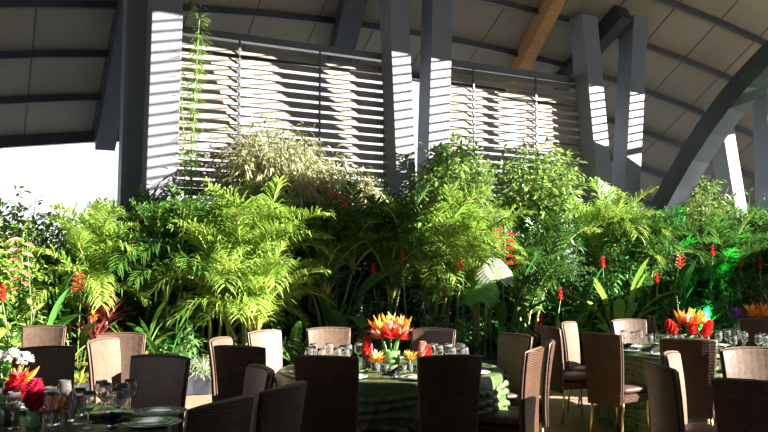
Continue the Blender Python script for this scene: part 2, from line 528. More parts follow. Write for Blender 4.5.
# ------------------------------------------------------------------ dining chairs
def make_chair():
    t = thing('dining_chair', (0, 0, 0), '', 'chair')
    # back slab: front at +Y (towards the sitter), tapering downwards, slightly curved and leaning back
    NX, NZ = 8, 8
    def slab(inset, y0, y1, name, m, bev=0):
        mb = MB(); g = {}
        for side, yo in ((0, y0), (1, y1)):
            for j in range(NZ + 1):
                q = j / NZ; z = .33 + inset + (.69 - 2 * inset) * q
                hw = (.195 + .04 * q) - inset
                for i in range(NX + 1):
                    x = -1 + 2 * i / NX
                    y = -.20 - .075 * q * q + .035 * (x * x) * q + yo
                    g[side, i, j] = len(mb.v)
                    mb.v.append((x * hw, y, z - (.012 * (1 - x * x) * (q > .99) * -1)))
        for j in range(NZ):
            for i in range(NX):
                a = [g[0, i, j], g[0, i + 1, j], g[0, i + 1, j + 1], g[0, i, j + 1]]
                b = [g[1, i, j], g[1, i + 1, j], g[1, i + 1, j + 1], g[1, i, j + 1]]
                mb.f.append(tuple(a)); mb.f.append(tuple(reversed(b)))
        for i in range(NX):
            mb.f.append((g[0, i, 0], g[1, i, 0], g[1, i + 1, 0], g[0, i + 1, 0]))
            mb.f.append((g[0, i, NZ], g[0, i + 1, NZ], g[1, i + 1, NZ], g[1, i, NZ]))
        for j in range(NZ):
            mb.f.append((g[0, 0, j], g[0, 0, j + 1], g[1, 0, j + 1], g[1, 0, j]))
            mb.f.append((g[0, NX, j], g[1, NX, j], g[1, NX, j + 1], g[0, NX, j + 1]))
        return mb.build(name, m, t, bevel=bev)
    slab(0, -.026, .010, 'backrest', M['weave'], .006)
    slab(.008, .010, .026, 'front_panel', M['front'], .005)
    # piping round the edge
    mb = MB(); pts = []
    for q in [i / 8 for i in range(9)]: pts.append(V((-(.197 + .04 * q), -.20 - .075 * q * q + .035 * q, .33 + .69 * q)))
    for i in range(1, 8):
        x = -1 + i / 4; pts.append(V((x * .236, -.275 + .035 * x * x, 1.021 + .012 * (1 - x * x))))
    for q in [1 - i / 8 for i in range(9)]: pts.append(V(((.197 + .04 * q), -.20 - .075 * q * q + .035 * q, .33 + .69 * q)))
    mb.tube(pts, .009, 6); mb.build('piping', M['piping'], t, smooth=True)
    # seat cushion over an apron
    mb = MB(); prof = [(.0, .445), (.17, .450), (.205, .465), (.21, .49), (.195, .505), (.12, .515), (0, .518)]
    n = 28; o = 0
    for (r, z) in prof:
        for kq in range(n):
            a = 2 * math.pi * kq / n; e = .35
            cx = math.copysign(abs(math.cos(a)) ** e, math.cos(a)); sy = math.copysign(abs(math.sin(a)) ** e, math.sin(a))
            mb.v.append((cx * r, sy * r + .03, z))
    for i in range(len(prof) - 1):
        for kq in range(n):
            a, b = i * n + kq, i * n + (kq + 1) % n
            mb.f.append((a, b, b + n, a + n))
    mb.build('seat', M['seatcloth'], t, smooth=True)
    mb = MB(); mb.box((0, .03, .405), (.40, .40, .08)); mb.build('seat_frame', M['weave'], t, bevel=.008)
    for sx in (-1, 1):
        for y0, y1 in ((.215, .235), (-.16, -.20)):
            mb = MB(); mb.tube([V((sx * .18, y0, .40)), V((sx * .185, (y0 + y1) / 2, .2)), V((sx * .19, y1, 0))], [.014, .012, .010], 8)
            mb.build('leg', M['brass'], t, smooth=True)
    return t
chair0 = make_chair()
first = [True]
CH = 1.005
def place_chair(px, ytop, d, face, label, group):
    """px, ytop: top middle of the back in the photograph; face: direction the sitter looks"""
    p = at(px, ytop, d)
    f = V((face[0], face[1], 0)).normalized()
    pos = V((p.x, p.y, 0)) + f * .26
    rz = math.atan2(f.y, f.x) - math.pi / 2
    if first[0]:
        first[0] = False
        chair0.location = pos; chair0.rotation_euler = (0, 0, rz); chair0['label'] = label; chair0['group'] = group
        return chair0
    return dup(chair0, pos, rz, label, group)
def dd(ytop): return .60 * 800 / (ytop - 274)
G1, G2, G3, G5, G0 = 'chairs around the left front table', 'chairs around the centre table', 'chairs around the right table', 'chairs around the table at the right edge', 'chairs by the planting on the left'
CHAIRS = [
 (45, 329, 9.0, (.05, -1), 'tan-lit brown rattan chair standing against the plants at the far left, behind a darker chair', G0),
 (43, 352, 6.4, (.62, -.78), 'dark brown chair right behind the white and red flowers at the far left', G1),
 (101, 342, 7.2, (.97, -.24), 'chair with glaring white sunlit front, left of the dark chair behind the left front plates', G0),
 (121, 334, 7.9, (.12, -.99), 'narrow tan angled chair back just right of the white-lit chair on the left', G0),
 (162, 360, 5.75, (-.30, -.95), 'dark brown rattan chair facing us across the plates of the left front table', G1),
 (225, 406, 3.72, (-.90, .42), 'near grey-glossed rattan chair cut by the bottom edge, right of the left front plates', G1),
 (218, 341, 7.3, (.97, -.2), 'chair seen edge-on with a thin pinkish lit edge, left end of the centre group', G2),
 (238, 349, 6.5, (.38, .92), 'brown rattan chair with its back to us, left of the olive angled chair', G2),
 (263, 372, 5.03, (-.90, -.43), 'olive smooth-faced chair turned edgewise at bottom left of the centre table', G1),
 (286, 387, 4.22, (-.93, .37), 'grey-glossed rattan chair back at the bottom edge, just left of the near left centre chair', G1),
 (263, 334, 8.25, (.81, -.58), 'chair with brightly sunlit pinkish white front below the big yellow-green palm', G2),
 (328, 331, 8.7, (.24, -.97), 'far chair with pale grey-lit front behind the left glasses of the centre table', G2),
 (434, 332, 8.55, (-.33, -.94), 'unlit dark brown far chair behind the pink ginger of the centre table', G2),
 (517, 337, 7.75, (-.86, -.50), 'olive-brown chair at the right end of the centre table, front turned to us', G2),
 (551, 343, 7.0, (-.985, .17), 'dark olive chair seen edgewise with a bright right edge, behind the grey-lit rattan back', G2),
 (536, 351, 6.3, (-.90, .43), 'chair with narrow grey ribbed rattan back catching the light, right of the centre table', G2),
 (325, 359, 5.7, (.24, .97), 'near dark chair with its back to us, left one of two before the centre table', G2),
 (451, 358, 5.75, (-.22, .97), 'near dark chair with its back to us, right one of two before the centre table', G2),
 (548, 331, 8.9, (.97, .24), 'brown chair half hidden behind the white-lit narrow chair left of the right table', G3),
 (567, 325, 9.7, (.84, -.54), 'narrow chair with white-lit front and dark seat, at the left of the right table', G3),
 (600, 336, 7.9, (.80, .60), 'brown chair with its back to us on thin gold legs, left of the right table', G3),
 (628, 322, 10.3, (.18, -.98), 'silvery-lit far chair behind the left glasses of the right table', G3),
 (650, 313, 11.2, (.97, -.24), 'very narrow white-edged chair among the plants, left of the orange flowers', G3),
 (688, 342, 7.2, (.30, .95), 'large brown chair with its back to us right in front of the orange flowers', G3),
 (657, 368, 5.2, (.995, .06), 'dark ribbed rattan chair turned edgewise, at the bottom between the right table chairs', G5),
 (668, 356, 5.95, (.86, -.51), 'thin white-lit chair just behind the dark ribbed edgewise chair on the right', G5),
 (748, 351, 6.35, (.05, -1.0), 'silvery-lit chair facing us at the right edge, above the near ribbed chair', G5),
 (756, 384, 4.4, (.62, .78), 'nearest dark ribbed rattan chair in the bottom right corner, back to us', G5),
 (760, 320, 10.4, (.3, .95), 'dark brown chair below the far orange flowers at the right edge', 'chairs around the far right table'),
]
for c in CHAIRS: place_chair(*c)

# ------------------------------------------------------------------ tables under green cloths
def folds(r, z0, n, amp, flare, seed):
    """round cloth: flat top, rounded edge, hanging folds down to the floor"""
    rnd = random.Random(seed); ph = [rnd.uniform(0, 6.28) for _ in range(4)]
    mb = MB(); NA = 180
    prof = [(0, 0, 0), (.5 * r, 0, 0), (.9 * r, 0, 0), (r - .01, 0, 0), (r + .008, -.008, 0), (r + .016, -.03, .1), (r + .02, -.10, .35), (r + .03, -.22, .6), (r + .045, -.40, .85), (r + .06, -.58, 1), (r + .07, -z0 + .008, 1.1)]
    for (rr, z, w) in prof:
        for i in range(NA):
            a = 2 * math.pi * i / NA
            f = math.sin(n * a + ph[0] + .6 * math.sin(3 * a + ph[1])) + .45 * math.sin(2.3 * n * a + ph[2]) * math.sin(2 * a + ph[3])
            q = rr + amp * w * f + flare * w
            mb.v.append((q * math.cos(a), q * math.sin(a), z0 + z))
    for i in range(len(prof) - 1):
        for kq in range(NA):
            a, b = i * NA + kq, i * NA + (kq + 1) % NA
            mb.f.append((b, a, a + NA, b + NA))
    return mb, ph
TABLES = []
def round_table(c, r, label, clabel, seed):
    t = thing('round_table', (c[0], c[1], 0), label, 'table', 'round banquet tables')
    mb = MB(); mb.lathe([(0, .735), (r - .02, .735), (r - .01, .74), (r - .01, .762), (r - .02, .767), (0, .767)], 48); mb.build('tabletop', M['board'], t)
    mb = MB(); mb.lathe([(.28, 0), (.28, .02), (.06, .05), (.05, .1), (.05, .72), (.2, .735)], 20); mb.build('pedestal', M['dark_steel'], t)
    mb, ph = folds(r, .775, 19, .02, .012, seed)
    cl = mb.build('tablecloth', M['cloth'], smooth=True, loc=(c[0], c[1], 0))
    tag(cl, clabel, 'tablecloth', 'green tablecloths')
    # gathered ruffle rows running round the hanging cloth
    for q, (z, rr) in enumerate(((.68, r + .035), (.60, r + .042), (.51, r + .05), (.42, r + .06), (.32, r + .068), (.22, r + .078), (.11, r + .085))):
        mb = MB(); n = 420; w = .6 + .4 * (.85 - z)
        for row, (dr, dz) in enumerate(((.002, .022), (.016, .006), (.020, -.014), (.006, -.026))):
            for i in range(n):
                a = 2 * math.pi * i / n
                f = math.sin(19 * a + ph[0] + .6 * math.sin(3 * a + ph[1])) + .45 * math.sin(2.3 * 19 * a + ph[2]) * math.sin(2 * a + ph[3])
                rad = rr + .02 * w * f + dr + (.006 * math.sin(70 * a + q) if row in (1, 2) else 0)
                zz = z + .03 * math.sin(6 * a + ph[2] + q) + dz * (1 + 0.2 * math.sin(70 * a + q + 1))
                mb.v.append((rad * math.cos(a), rad * math.sin(a), zz))
        for row in range(3):
            for i in range(n):
                k1 = (i + 1) % n; mb.f.append((row * n + i, row * n + k1, row * n + n + k1, row * n + n + i))
        mb.build('ruffle', M['ruffle'], cl, smooth=True)
    TABLES.append((c, r))
    return t
T1, T2, T3, T4, T5 = (-2.1, 4.32), (.06, 7.18), (3.38, 8.78), (5.7, 11.7), (3.25, 5.1)
round_table(T1, .92, 'round table under green cloth in the left front corner, carrying plates and flowers', 'green satin cloth of the left front table with the big glass plates', 3)
round_table(T2, .98, 'round table under green cloth in the middle, with the tall flower vase', 'green ruffled satin cloth of the centre table, lit yellow-green at its right end', 4)
round_table(T3, .95, 'round table under green cloth on the right, with the orange flowers', 'dark green ruffled cloth of the right table behind the brown chairs', 5)
round_table(T4, .82, 'round table under green cloth furthest back at the right edge', 'green cloth of the far table at the right edge', 6)
round_table(T5, .80, 'round table under green cloth mostly outside the bottom right corner', 'green cloth of the table at the bottom right corner', 8)
# ------------------------------------------------------------------ things on the tables
ZT = .777
def wine_glass():
    t = thing('wine_glass', (0, 0, 0), '', 'glass')
    mb = MB(); mb.lathe([(.0, .088), (.018, .091), (.034, .108), (.040, .135), (.037, .17), (.033, .195), (.0315, .195), (.0355, .168), (.038, .135), (.032, .110), (.017, .094), (0, .0915)], 18); mb.build('bowl', M['glass'], t, smooth=True)
    mb = MB(); mb.lathe([(.034, 0), (.034, .003), (.008, .007), (.0045, .015), (.004, .08), (.010, .0885)], 14); mb.build('stem', M['glass'], t, smooth=True)
    return t
def tumbler():
    t = thing('water_glass', (0, 0, 0), '', 'glass')
    mb = MB(); mb.lathe([(.030, 0), (.033, .004), (.038, .11), (.036, .11), (.031, .012), (0, .012)], 18); mb.build('bowl', M['glass'], t, smooth=True)
    mb = MB(); mb.lathe([(0, .0125), (.030, .0125), (.0335, .07), (0, .07)], 16); mb.build('water', M['glass'], t, smooth=True)
    return t
def plate():
    t = thing('charger_plate', (0, 0, 0), '', 'plate')
    mb = MB(); mb.lathe([(.09, 0), (.10, .002), (.158, .016), (.160, .020), (.155, .021), (.10, .008), (0, .006)], 40); mb.build('rim_plate', M['plate'], t, smooth=True)
    mb = MB(); mb.lathe([(0, .0085), (.085, .0085), (.115, .0175), (.117, .0215), (.085, .0125), (0, .0115)], 36); mb.build('salad_plate', M['plate'], t, smooth=True)
    return t
def napkin(seed):
    rnd = random.Random(seed)
    t = thing('folded_napkin', (0, 0, 0), '', 'napkin')
    mb = MB()
    for i in range(16):
        a = 6.283 * i / 16 + rnd.uniform(-.2, .2); r = rnd.uniform(.02, .06); e = rnd.uniform(.2, 1.2)
        d = V((math.cos(a) * math.cos(e), math.sin(a) * math.cos(e), math.sin(e)))
        p0 = V((math.cos(a) * .012, math.sin(a) * .012, .018))
        mb.ribbon([p0, p0 + d * .04, p0 + d * .075 + V((0, 0, -.006)), p0 + d * .095 + V((0, 0, -.022 if e > .5 else -.010))], [.03, .06, .055, .02], fold=.5)
    mb.build('cloth', M['napkin'], t)
    mb = MB(); mb.lathe([(.02, 0), (.032, .004), (.034, .02), (.026, .032), (.020, .022), (.020, .004)], 16); mb.build('ring', M['silver'], t, smooth=True)
    return t
def candle():
    t = thing('votive_candle', (0, 0, 0), '', 'candle')
    mb = MB(); mb.lathe([(.028, 0), (.031, .004), (.036, .07), (.034, .07), (.029, .008), (0, .008)], 18); mb.build('glass_cup', M['glass'], t, smooth=True)
    mb = MB(); mb.lathe([(0, .009), (.027, .009), (.028, .03), (0, .032)], 14); mb.build('wax', M['wax'], t, smooth=True)
    return t
def vase(h, r, m, flare=1.0, label='', name='glass_vase'):
    t = thing(name, (0, 0, 0), label, 'vase')
    mb = MB(); mb.lathe([(r * .92, 0), (r, .01), (r * flare, h), (r * flare - .004, h), (r - .005, .014), (0, .014)], 26); mb.build('wall', m, t, smooth=True)
    mb = MB()
    for i in range(9):
        a = i * .7; p = V((math.cos(a) * r * .3, math.sin(a) * r * .3, .016))
        mb.tube([p, p + V((-.2 * p.x, -.2 * p.y, h * .85))], r * .09, 5)
    mb.build('cut_stems', M['greenstem'], t)
    return t
def ginger(h, r=.032, m='crimson', stem=.12, seed=1):
    """torch of overlapping bracts on a stem"""
    rnd = random.Random(seed); t = thing('ginger_flower', (0, 0, 0), '', 'flower')
    mb = MB(); n = int(h / .012)
    for i in range(n):
        q = i / (n - 1); rr = r * (math.sin(math.pi * (.18 + .78 * q)) ** .6)
        for kq in range(7):
            a = 6.283 * kq / 7 + i * 1.1
            out = V((math.cos(a), math.sin(a), 0))
            mb.leaf(V((0, 0, stem + q * h)) + out * rr * .45, out * .75 + V((0, 0, .55)), out, r * 1.25 * (1 - .35 * q), r * .95, .35)
    mb.build('bracts', M[m], t)
    mb = MB(); mb.tube([V((0, 0, 0)), V((0, 0, stem + h * .8))], [.006, .007], 6); mb.build('stem', M['greenstem'], t)
    return t
def protea(sz, cols, seed, stem=.1):
    """layered cup of pointed bracts, pink to orange with pale tips"""
    rnd = random.Random(seed); t = thing('protea_flower', (0, 0, 0), '', 'flower')
    for m, n, e0, e1, l0, l1, nm in ((cols[0], 22, .05, .55, .55, .75, 'outer_bracts'), (cols[1], 22, .5, 1.0, .7, .95, 'middle_bracts'), (cols[2], 18, .95, 1.45, .6, .9, 'inner_bracts')):
        mb = MB()
        for i in range(n):
            a = rnd.uniform(0, 6.283); e = rnd.uniform(e0, e1); L = sz * rnd.uniform(l0, l1)
            d = V((math.cos(a) * math.cos(e), math.sin(a) * math.cos(e), math.sin(e)))
            mb.leaf(V((0, 0, stem)) + d * sz * .08, d, V((0, 0, 1)), L, sz * .2, .3, -.15)
        mb.build(nm, M[m], t)
    mb = MB(); mb.tube([V((0, 0, 0)), V((0, 0, stem + .01))], [.006, .010], 6); mb.build('stem', M['greenstem'], t)
    return t
def paradise(sz, seed, stem=.12, lean=.3):
    """bird of paradise: beak-like sheath, upright pointed orange sepals"""
    rnd = random.Random(seed); t = thing('bird_of_paradise', (0, 0, 0), '', 'flower')
    top = V((lean * stem, 0, stem))
    mb = MB(); mb.tube([V((0, 0, 0)), V((lean * stem * .4, 0, stem * .6)), top], [.005, .006, .007], 6); mb.build('stem', M['greenstem'], t)
    mb = MB(); mb.ribbon([top - V((.01, 0, .01)), top + V((sz * .4, 0, sz * .06)), top + V((sz * .9, 0, sz * .12))], [.03, .03, .004], fold=.9); mb.build('beak', M['crimson'], t)
    mb = MB()
    for i in range(8):
        e = rnd.uniform(.85, 1.75); y = rnd.uniform(-.45, .45)
        d = V((math.cos(e), y, math.sin(e))).normalized()
        mb.leaf(top + V((sz * .08 * i / 3, 0, .005)), d, V((0, 1, 0)), sz * rnd.uniform(.6, 1), sz * .17, .3)
    mb.build('sepals', M['orange'], t)
    return t
def greenery(n, L, W, m, label, seed, e=(.1, .9)):
    rnd = random.Random(seed); t = thing('leaf_sprig', (0, 0, 0), label, 'foliage')
    mb = MB()
    for i in range(n):
        a = rnd.uniform(0, 6.283); el = rnd.uniform(*e)
        d = V((math.cos(a) * math.cos(el), math.sin(a) * math.cos(el), math.sin(el)))
        mb.leaf(V((0, 0, .01)), d, V((0, 0, 1)), L * rnd.uniform(.7, 1), W, .2, .25 if el > .35 else 0)
    mb.build('blades', M[m], t)
    mb = MB(); mb.tube([V((0, 0, 0)), V((0, 0, .02))], .008, 6); mb.build('stalk', M['greenstem'], t)
    return t
def put(o, x, y, z=ZT, rz=0, label=None, group=None, sc=None):
    o.location = (x, y, z); o.rotation_euler = (0, 0, rz)
    if label: o['label'] = label
    if group: o['group'] = group
    if sc: o.scale = (sc, sc, sc)
    return o
protos = {}
def pl(kind, x, y, label, group=None, rz=0, z=ZT):
    """puts the first of a kind itself, later ones as copies"""
    if kind not in protos:
        protos[kind] = {'wine': wine_glass, 'tumbler': tumbler, 'plate': plate, 'candle': candle, 'napkin': lambda: napkin(2)}[kind]()
        return put(protos[kind], x, y, z, rz, label, group)
    return dup(protos[kind], (x, y, z), rz, label, group)
def spots(n, c, rx, ry, seed, mind=.085):
    rnd = random.Random(seed); out = []
    while len(out) < n:
        for tries in range(400):
            p = (c[0] + rnd.uniform(-rx, rx), c[1] + rnd.uniform(-ry, ry))
            if all(math.hypot(p[0] - q[0], p[1] - q[1]) > mind for q in out + USED): break
        else:
            return out
        out.append(p)
    return out
USED = []
def cluster(kind, n, c, rx, ry, seed, label, group):
    for p in spots(n, c, rx, ry, seed):
        USED.append(p); pl(kind, p[0], p[1], label, group)
def use(x, y): USED.append((x, y)); return x, y

# centre table
cx, cy = T2[0] + .0, T2[1] - .15
use(cx, cy); use(cx + .06, cy); use(cx - .06, cy)
put(vase(.17, .075, M['greenglass'], 1.08, 'green leaf-lined glass vase under the tall flowers of the centre table'), cx, cy)
for i, (dx, dy, dz, sz, cols, lb) in enumerate([
    (0, -.02, .25, .17, ('red', 'red', 'pink'), 'large pink protea bloom at the middle of the centre table vase'),
    (-.07, .0, .26, .16, ('red', 'pink', 'yellow'), 'orange-tipped protea leaning left in the centre table vase'),
    (.065, .02, .25, .16, ('red', 'pink', 'orange'), 'orange-red protea leaning right in the centre table vase'),
    (.0, .06, .30, .18, ('pink', 'orange', 'yellow'), 'pale yellow-tipped protea topmost in the centre table vase')]):
    o = put(protea(sz, cols, 11 + i, dz), cx + dx * .25, cy + dy * .25, ZT + .02, 0, lb, 'proteas in the centre vase')
    o.rotation_euler = (-dy * 2.2, dx * 3.2, 0)
for i, (dx, e) in enumerate(((-.19, 2.7), (.17, .3), (.02, 1.4))):
    o = put(paradise(.17, 30 + i, .30, .22), cx + dx * .1, cy - .02, ZT + .02, 3.14 if dx < 0 else 0, ['spiky orange bird of paradise reaching left from the centre vase', 'spiky orange bird of paradise reaching right from the centre vase', 'spiky orange bird of paradise at the back of the centre vase'][i], 'birds of paradise in the centre vase')
x, y = use(cx - .21, cy - .02)
put(vase(.13, .038, M['glass'], 1.0, 'slim clear glass holding the red ginger, left of the centre vase'), x, y)
put(ginger(.15, .040, 'red', .10, 1), x, y, ZT + .016, 0, 'upright red ginger torch in the slim glass left of the centre vase')
x, y = use(cx + .29, cy - .03)
put(vase(.12, .045, M['glass'], 1.0, 'clear glass holding pink ginger, right of the centre vase'), x, y)
put(ginger(.13, .038, 'pink', .085, 2), x - .012, y, ZT + .016, 0, 'salmon pink ginger torch, left one in the glass right of the centre vase')
put(ginger(.11, .038, 'red', .075, 3), x + .022, y + .01, ZT + .016, 0, 'reddish ginger torch, right one in the glass right of the centre vase')
x, y = use(cx + .16, cy - .06)
put(vase(.07, .03, M['glass'], 1.1, 'low clear cup with a small yellow bloom between vase and pink ginger'), x, y)
put(protea(.10, ('orange', 'yellow', 'yellow'), 21, .07), x, y, ZT + .016, 0, 'small yellow-orange bloom in the low cup right of the centre vase')
x, y = use(cx - .13, cy - .07)
put(vase(.07, .035, M['glass'], 1.1, 'low clear cup with a cream bloom between red ginger and vase'), x, y)
put(protea(.11, ('orange', 'yellow', 'white'), 22, .06), x, y, ZT + .016, 0, 'small cream and orange bloom in the low cup left of the centre vase')
for i, dx in enumerate((-.30, .22, -.05, .1)):
    x, y = use(cx + dx, cy - .17 - .03 * (i % 2)); pl('candle', x, y, 'small votive candle in a clear cup before the centre vase', 'candles on the centre table')
p = at(394, 372, 6.45); pl('napkin', *use(p.x, p.y), 'dark crumpled napkin in front of the centre table vase', 'dark napkins')
cluster('wine', 12, (T2[0] - .45, T2[1] + .0), .26, .36, 5, 'clear stemmed glass in the cluster left of the centre table flowers', 'left glasses on the centre table')
cluster('wine', 9, (T2[0] + .54, T2[1] + .05), .17, .34, 6, 'clear stemmed glass in the cluster right of the centre table flowers', 'right glasses on the centre table')
cluster('tumbler', 4, (T2[0] - .62, T2[1] - .2), .15, .2, 7, 'clear water tumbler on the left half of the centre table', 'left tumblers on the centre table')
for i, a in enumerate((3.6, 4.25, 5.0, 5.75, 6.25, .8, 1.6, 2.4)):
    pl('plate', T2[0] + .78 * math.cos(a), T2[1] + .78 * math.sin(a), 'round glass charger plate laid along the rim of the centre table', 'plates on the centre table')
for i, (a, b) in enumerate(((.34, -.42), (.05, -.5), (-.2, -.4))):
    put(greenery(7, .13, .035, 'lime', 'flat green leaf sprig lying on the centre table, %s' % ['right of the dark napkin', 'behind the dark napkin', 'left of the dark napkin'][i], 40 + i, (.02, .2)), T2[0] + a, T2[1] + b + .1)
# left front table
fx, fy = T1[0] - .02, T1[1] + .38
p = at(6, 412, 4.6); fx, fy = use(p.x, p.y)
put(vase(.15, .07, M['greenglass'], 1.05, 'leaf-lined dark green vase at the left edge of the photo'), fx, fy)
for i, (dx, dz, lb) in enumerate(((-.05, .33, 'leftmost'), (.03, .345, 'middle'), (.10, .325, 'rightmost'))):
    rnd = random.Random(60 + i); t = thing('white_pompom_flower', (0, 0, 0), 'round white bloom, %s of the three on top of the left edge vase' % lb, 'flower', 'white blooms in the left vase')
    mb = MB()
    for q in range(90):
        a = rnd.uniform(0, 6.283); e = rnd.uniform(-.4, 1.57); d = V((math.cos(a) * math.cos(e), math.sin(a) * math.cos(e), math.sin(e)))
        mb.leaf(V((dx, 0, dz)) + d * .012, d, V((0, 0, 1)) if abs(d.z) < .9 else V((1, 0, 0)), .042, .022, .3)
    mb.build('petals', M['white'], t)
    mb = MB(); mb.tube([V((0, 0, 0)), V((dx * .5, 0, dz * .6)), V((dx, 0, dz))], .004, 6); mb.build('stem', M['greenstem'], t)
    put(t, fx, fy, ZT + .016)
for i, (dx, rz) in enumerate(((.0, .3), (.02, -.5), (-.02, 2.6))):
    put(paradise(.16, 70 + i, .17, .3), fx + dx, fy - .01, ZT + .016, rz, ['orange bird of paradise pointing right in the left edge vase', 'orange bird of paradise pointing towards us in the left edge vase', 'orange bird of paradise pointing left in the left edge vase'][i], 'birds of paradise in the left vase')
o = put(ginger(.13, .055, 'crimson', .11, 8), fx + .03, fy - .03, ZT + .016, 0, 'broad crimson ginger bloom in the left edge vase'); o.rotation_euler = (.1, .25, 0)
p = at(34, 416, 4.45); x, y = use(p.x, p.y)
put(vase(.085, .042, M['greenglass'], 1.0, 'short green cup under the upright crimson ginger, left front table'), x, y)
put(ginger(.15, .046, 'crimson', .07, 9), x, y, ZT + .016, 0, 'upright crimson ginger torch in the short green cup, left front table')
p = at(53, 418, 4.5); x, y = use(p.x, p.y)
put(vase(.08, .045, M['glass'], 1.05, 'clear cup of orange petals on the left front table'), x, y)
put(protea(.12, ('orange', 'orange', 'orange'), 24, .04), x, y, ZT + .016, 0, 'orange pointed bloom in the clear cup, left front table')
for i, (px, py, d) in enumerate(((160, 412, 4.85), (152, 425, 4.50))):
    p = at(px, py, d); pl('plate', *use(p.x, p.y), ['round glass charger plate at the far right of the left front table', 'round glass charger plate nearer us at the right of the left front table'][i], 'plates on the left front table')
p = at(112, 426, 4.40); pl('napkin', *use(p.x, p.y), 'dark crumpled napkin beside the plates of the left front table', 'dark napkins')
cluster('wine', 12, (T1[0] + .36, T1[1] + .30), .28, .30, 15, 'clear stemmed glass among the bright glassware right of the left front flowers', 'glasses on the left front table')
cluster('tumbler', 6, (T1[0] + .1, T1[1] + .2), .34, .3, 16, 'clear water tumbler on the left front table', 'tumblers on the left front table')
for i, a in enumerate((.55, 1.3, 2.1)):
    pl('plate', T1[0] + .70 * math.cos(a + .35), T1[1] + .70 * math.sin(a + .35), 'round glass plate along the far rim of the left front table', 'far plates on the left front table')
# right table
p = at(690, 352, 8.7); fx, fy = use(p.x, p.y); use(fx + .08, fy); use(fx - .08, fy)
put(vase(.18, .07, M['greenglass'], 1.05, 'green leaf-lined vase under the orange flowers of the right table'), fx, fy)
for i, (dx, rz, sz) in enumerate(((0, .2, .20), (.02, 2.9, .20), (-.02, -.9, .19), (0, 1.2, .22), (.03, -.2, .18))):
    put(paradise(sz, 80 + i, .27, .25), fx + dx, fy, ZT + .016, rz, 'pointed orange bird of paradise in the fan of orange flowers on the right table', 'birds of paradise on the right table')
put(protea(.13, ('red', 'orange', 'white'), 26, .27), fx - .02, fy, ZT + .016, 0, 'pale-centred orange bloom in the middle of the right table vase')
for i, (dx, h, z) in enumerate(((-.21, .15, .20), (.18, .17, .16), (.02, .1, .16))):
    o = put(ginger(h, .05, 'red', z, 90 + i), fx + dx * .3, fy - .05, ZT + .016, 0, ['red ginger torch left of the orange flowers on the right table', 'red ginger torch right of the orange flowers on the right table', 'red ginger torch low in the middle of the orange flowers on the right table'][i])
    o.rotation_euler = (0, dx * 2.6, 0)
t = thing('horsetail_stalk', (fx - .04, fy + .05, ZT + .016), 'tall single green stalk rising above the orange flowers of the right table', 'foliage')
mb = MB(); mb.tube([V((0, 0, 0)), V((-.05, 0, .3)), V((-.07, 0, .58))], [.008, .009, .004], 6); mb.build('stalk', M['greenstem'], t)
mb = MB()
for q in range(5): mb.lathe([(.0105, 0), (.0115, .006), (.0105, .012)], 8, (-.05 * min(1, (q + 1) / 3), 0, .1 * (q + 1)))
mb.build('nodes', M['trunk'], t)
cluster('wine', 14, (T3[0] - .42, T3[1] + .0), .26, .42, 25, 'clear stemmed glass in the cluster left of the orange flowers on the right table', 'left glasses on the right table')
cluster('wine', 14, (T3[0] + .45, T3[1] + .0), .26, .42, 26, 'clear stemmed glass in the cluster right of the orange flowers on the right table', 'right glasses on the right table')
for i, (px, py, d) in enumerate(((627, 350, 8.75), (735, 350, 8.6), (650, 354, 8.4))):
    p = at(px, py, d); pl('napkin', *use(p.x, p.y), ['dark crumpled napkin at the left rim of the right table', 'dark crumpled napkin right of the orange flowers of the right table', 'dark crumpled napkin before the left glasses of the right table'][i], 'dark napkins')
for i, a in enumerate((3.2, 3.9, 4.6, 5.3, 6.1, .9, 1.7, 2.5)):
    pl('plate', T3[0] + .74 * math.cos(a), T3[1] + .74 * math.sin(a), 'round glass charger plate laid along the rim of the right table', 'plates on the right table')
# far right table
p = at(757, 331, 11.5); fx, fy = use(p.x, p.y)
put(vase(.16, .07, M['greenglass'], 1.05, 'green vase under the orange flowers of the far right table'), fx, fy)
for i in range(4):
    put(paradise(.25, 100 + i, .20, .3), fx + .02 * (i - 1), fy, ZT + .016, i * 1.6 + .3, 'pointed orange bird of paradise in the bunch at the right edge, on the far table', 'birds of paradise on the far right table')
put(protea(.2, ('orange', 'orange', 'red'), 28, .2), fx, fy - .02, ZT + .016, 0, 'orange-red bloom at the heart of the far right table bunch')
p = at(738, 330, 11.4); x, y = use(p.x, p.y)
put(vase(.12, .05, M['greenglass'], 1.05, 'small green vase of violet flowers on the far right table'), x, y)
put(protea(.17, ('violet', 'violet', 'violet'), 29, .18), x, y, ZT + .016, 0, 'violet bloom left of the far orange flowers at the right edge')
cluster('wine', 5, (T4[0] - .45, T4[1] - .3), .3, .2, 36, 'clear stemmed glass on the far right table', 'glasses on the far right table')
# the table in the bottom right corner
p = at(760, 395, 5.6); x, y = use(p.x, p.y)
put(greenery(14, .16, .05, 'lime', 'bright green leaf sprig on the table behind the nearest chair, bottom right', 50, (.15, .9)), T5[0] - .55, T5[1] + .25)
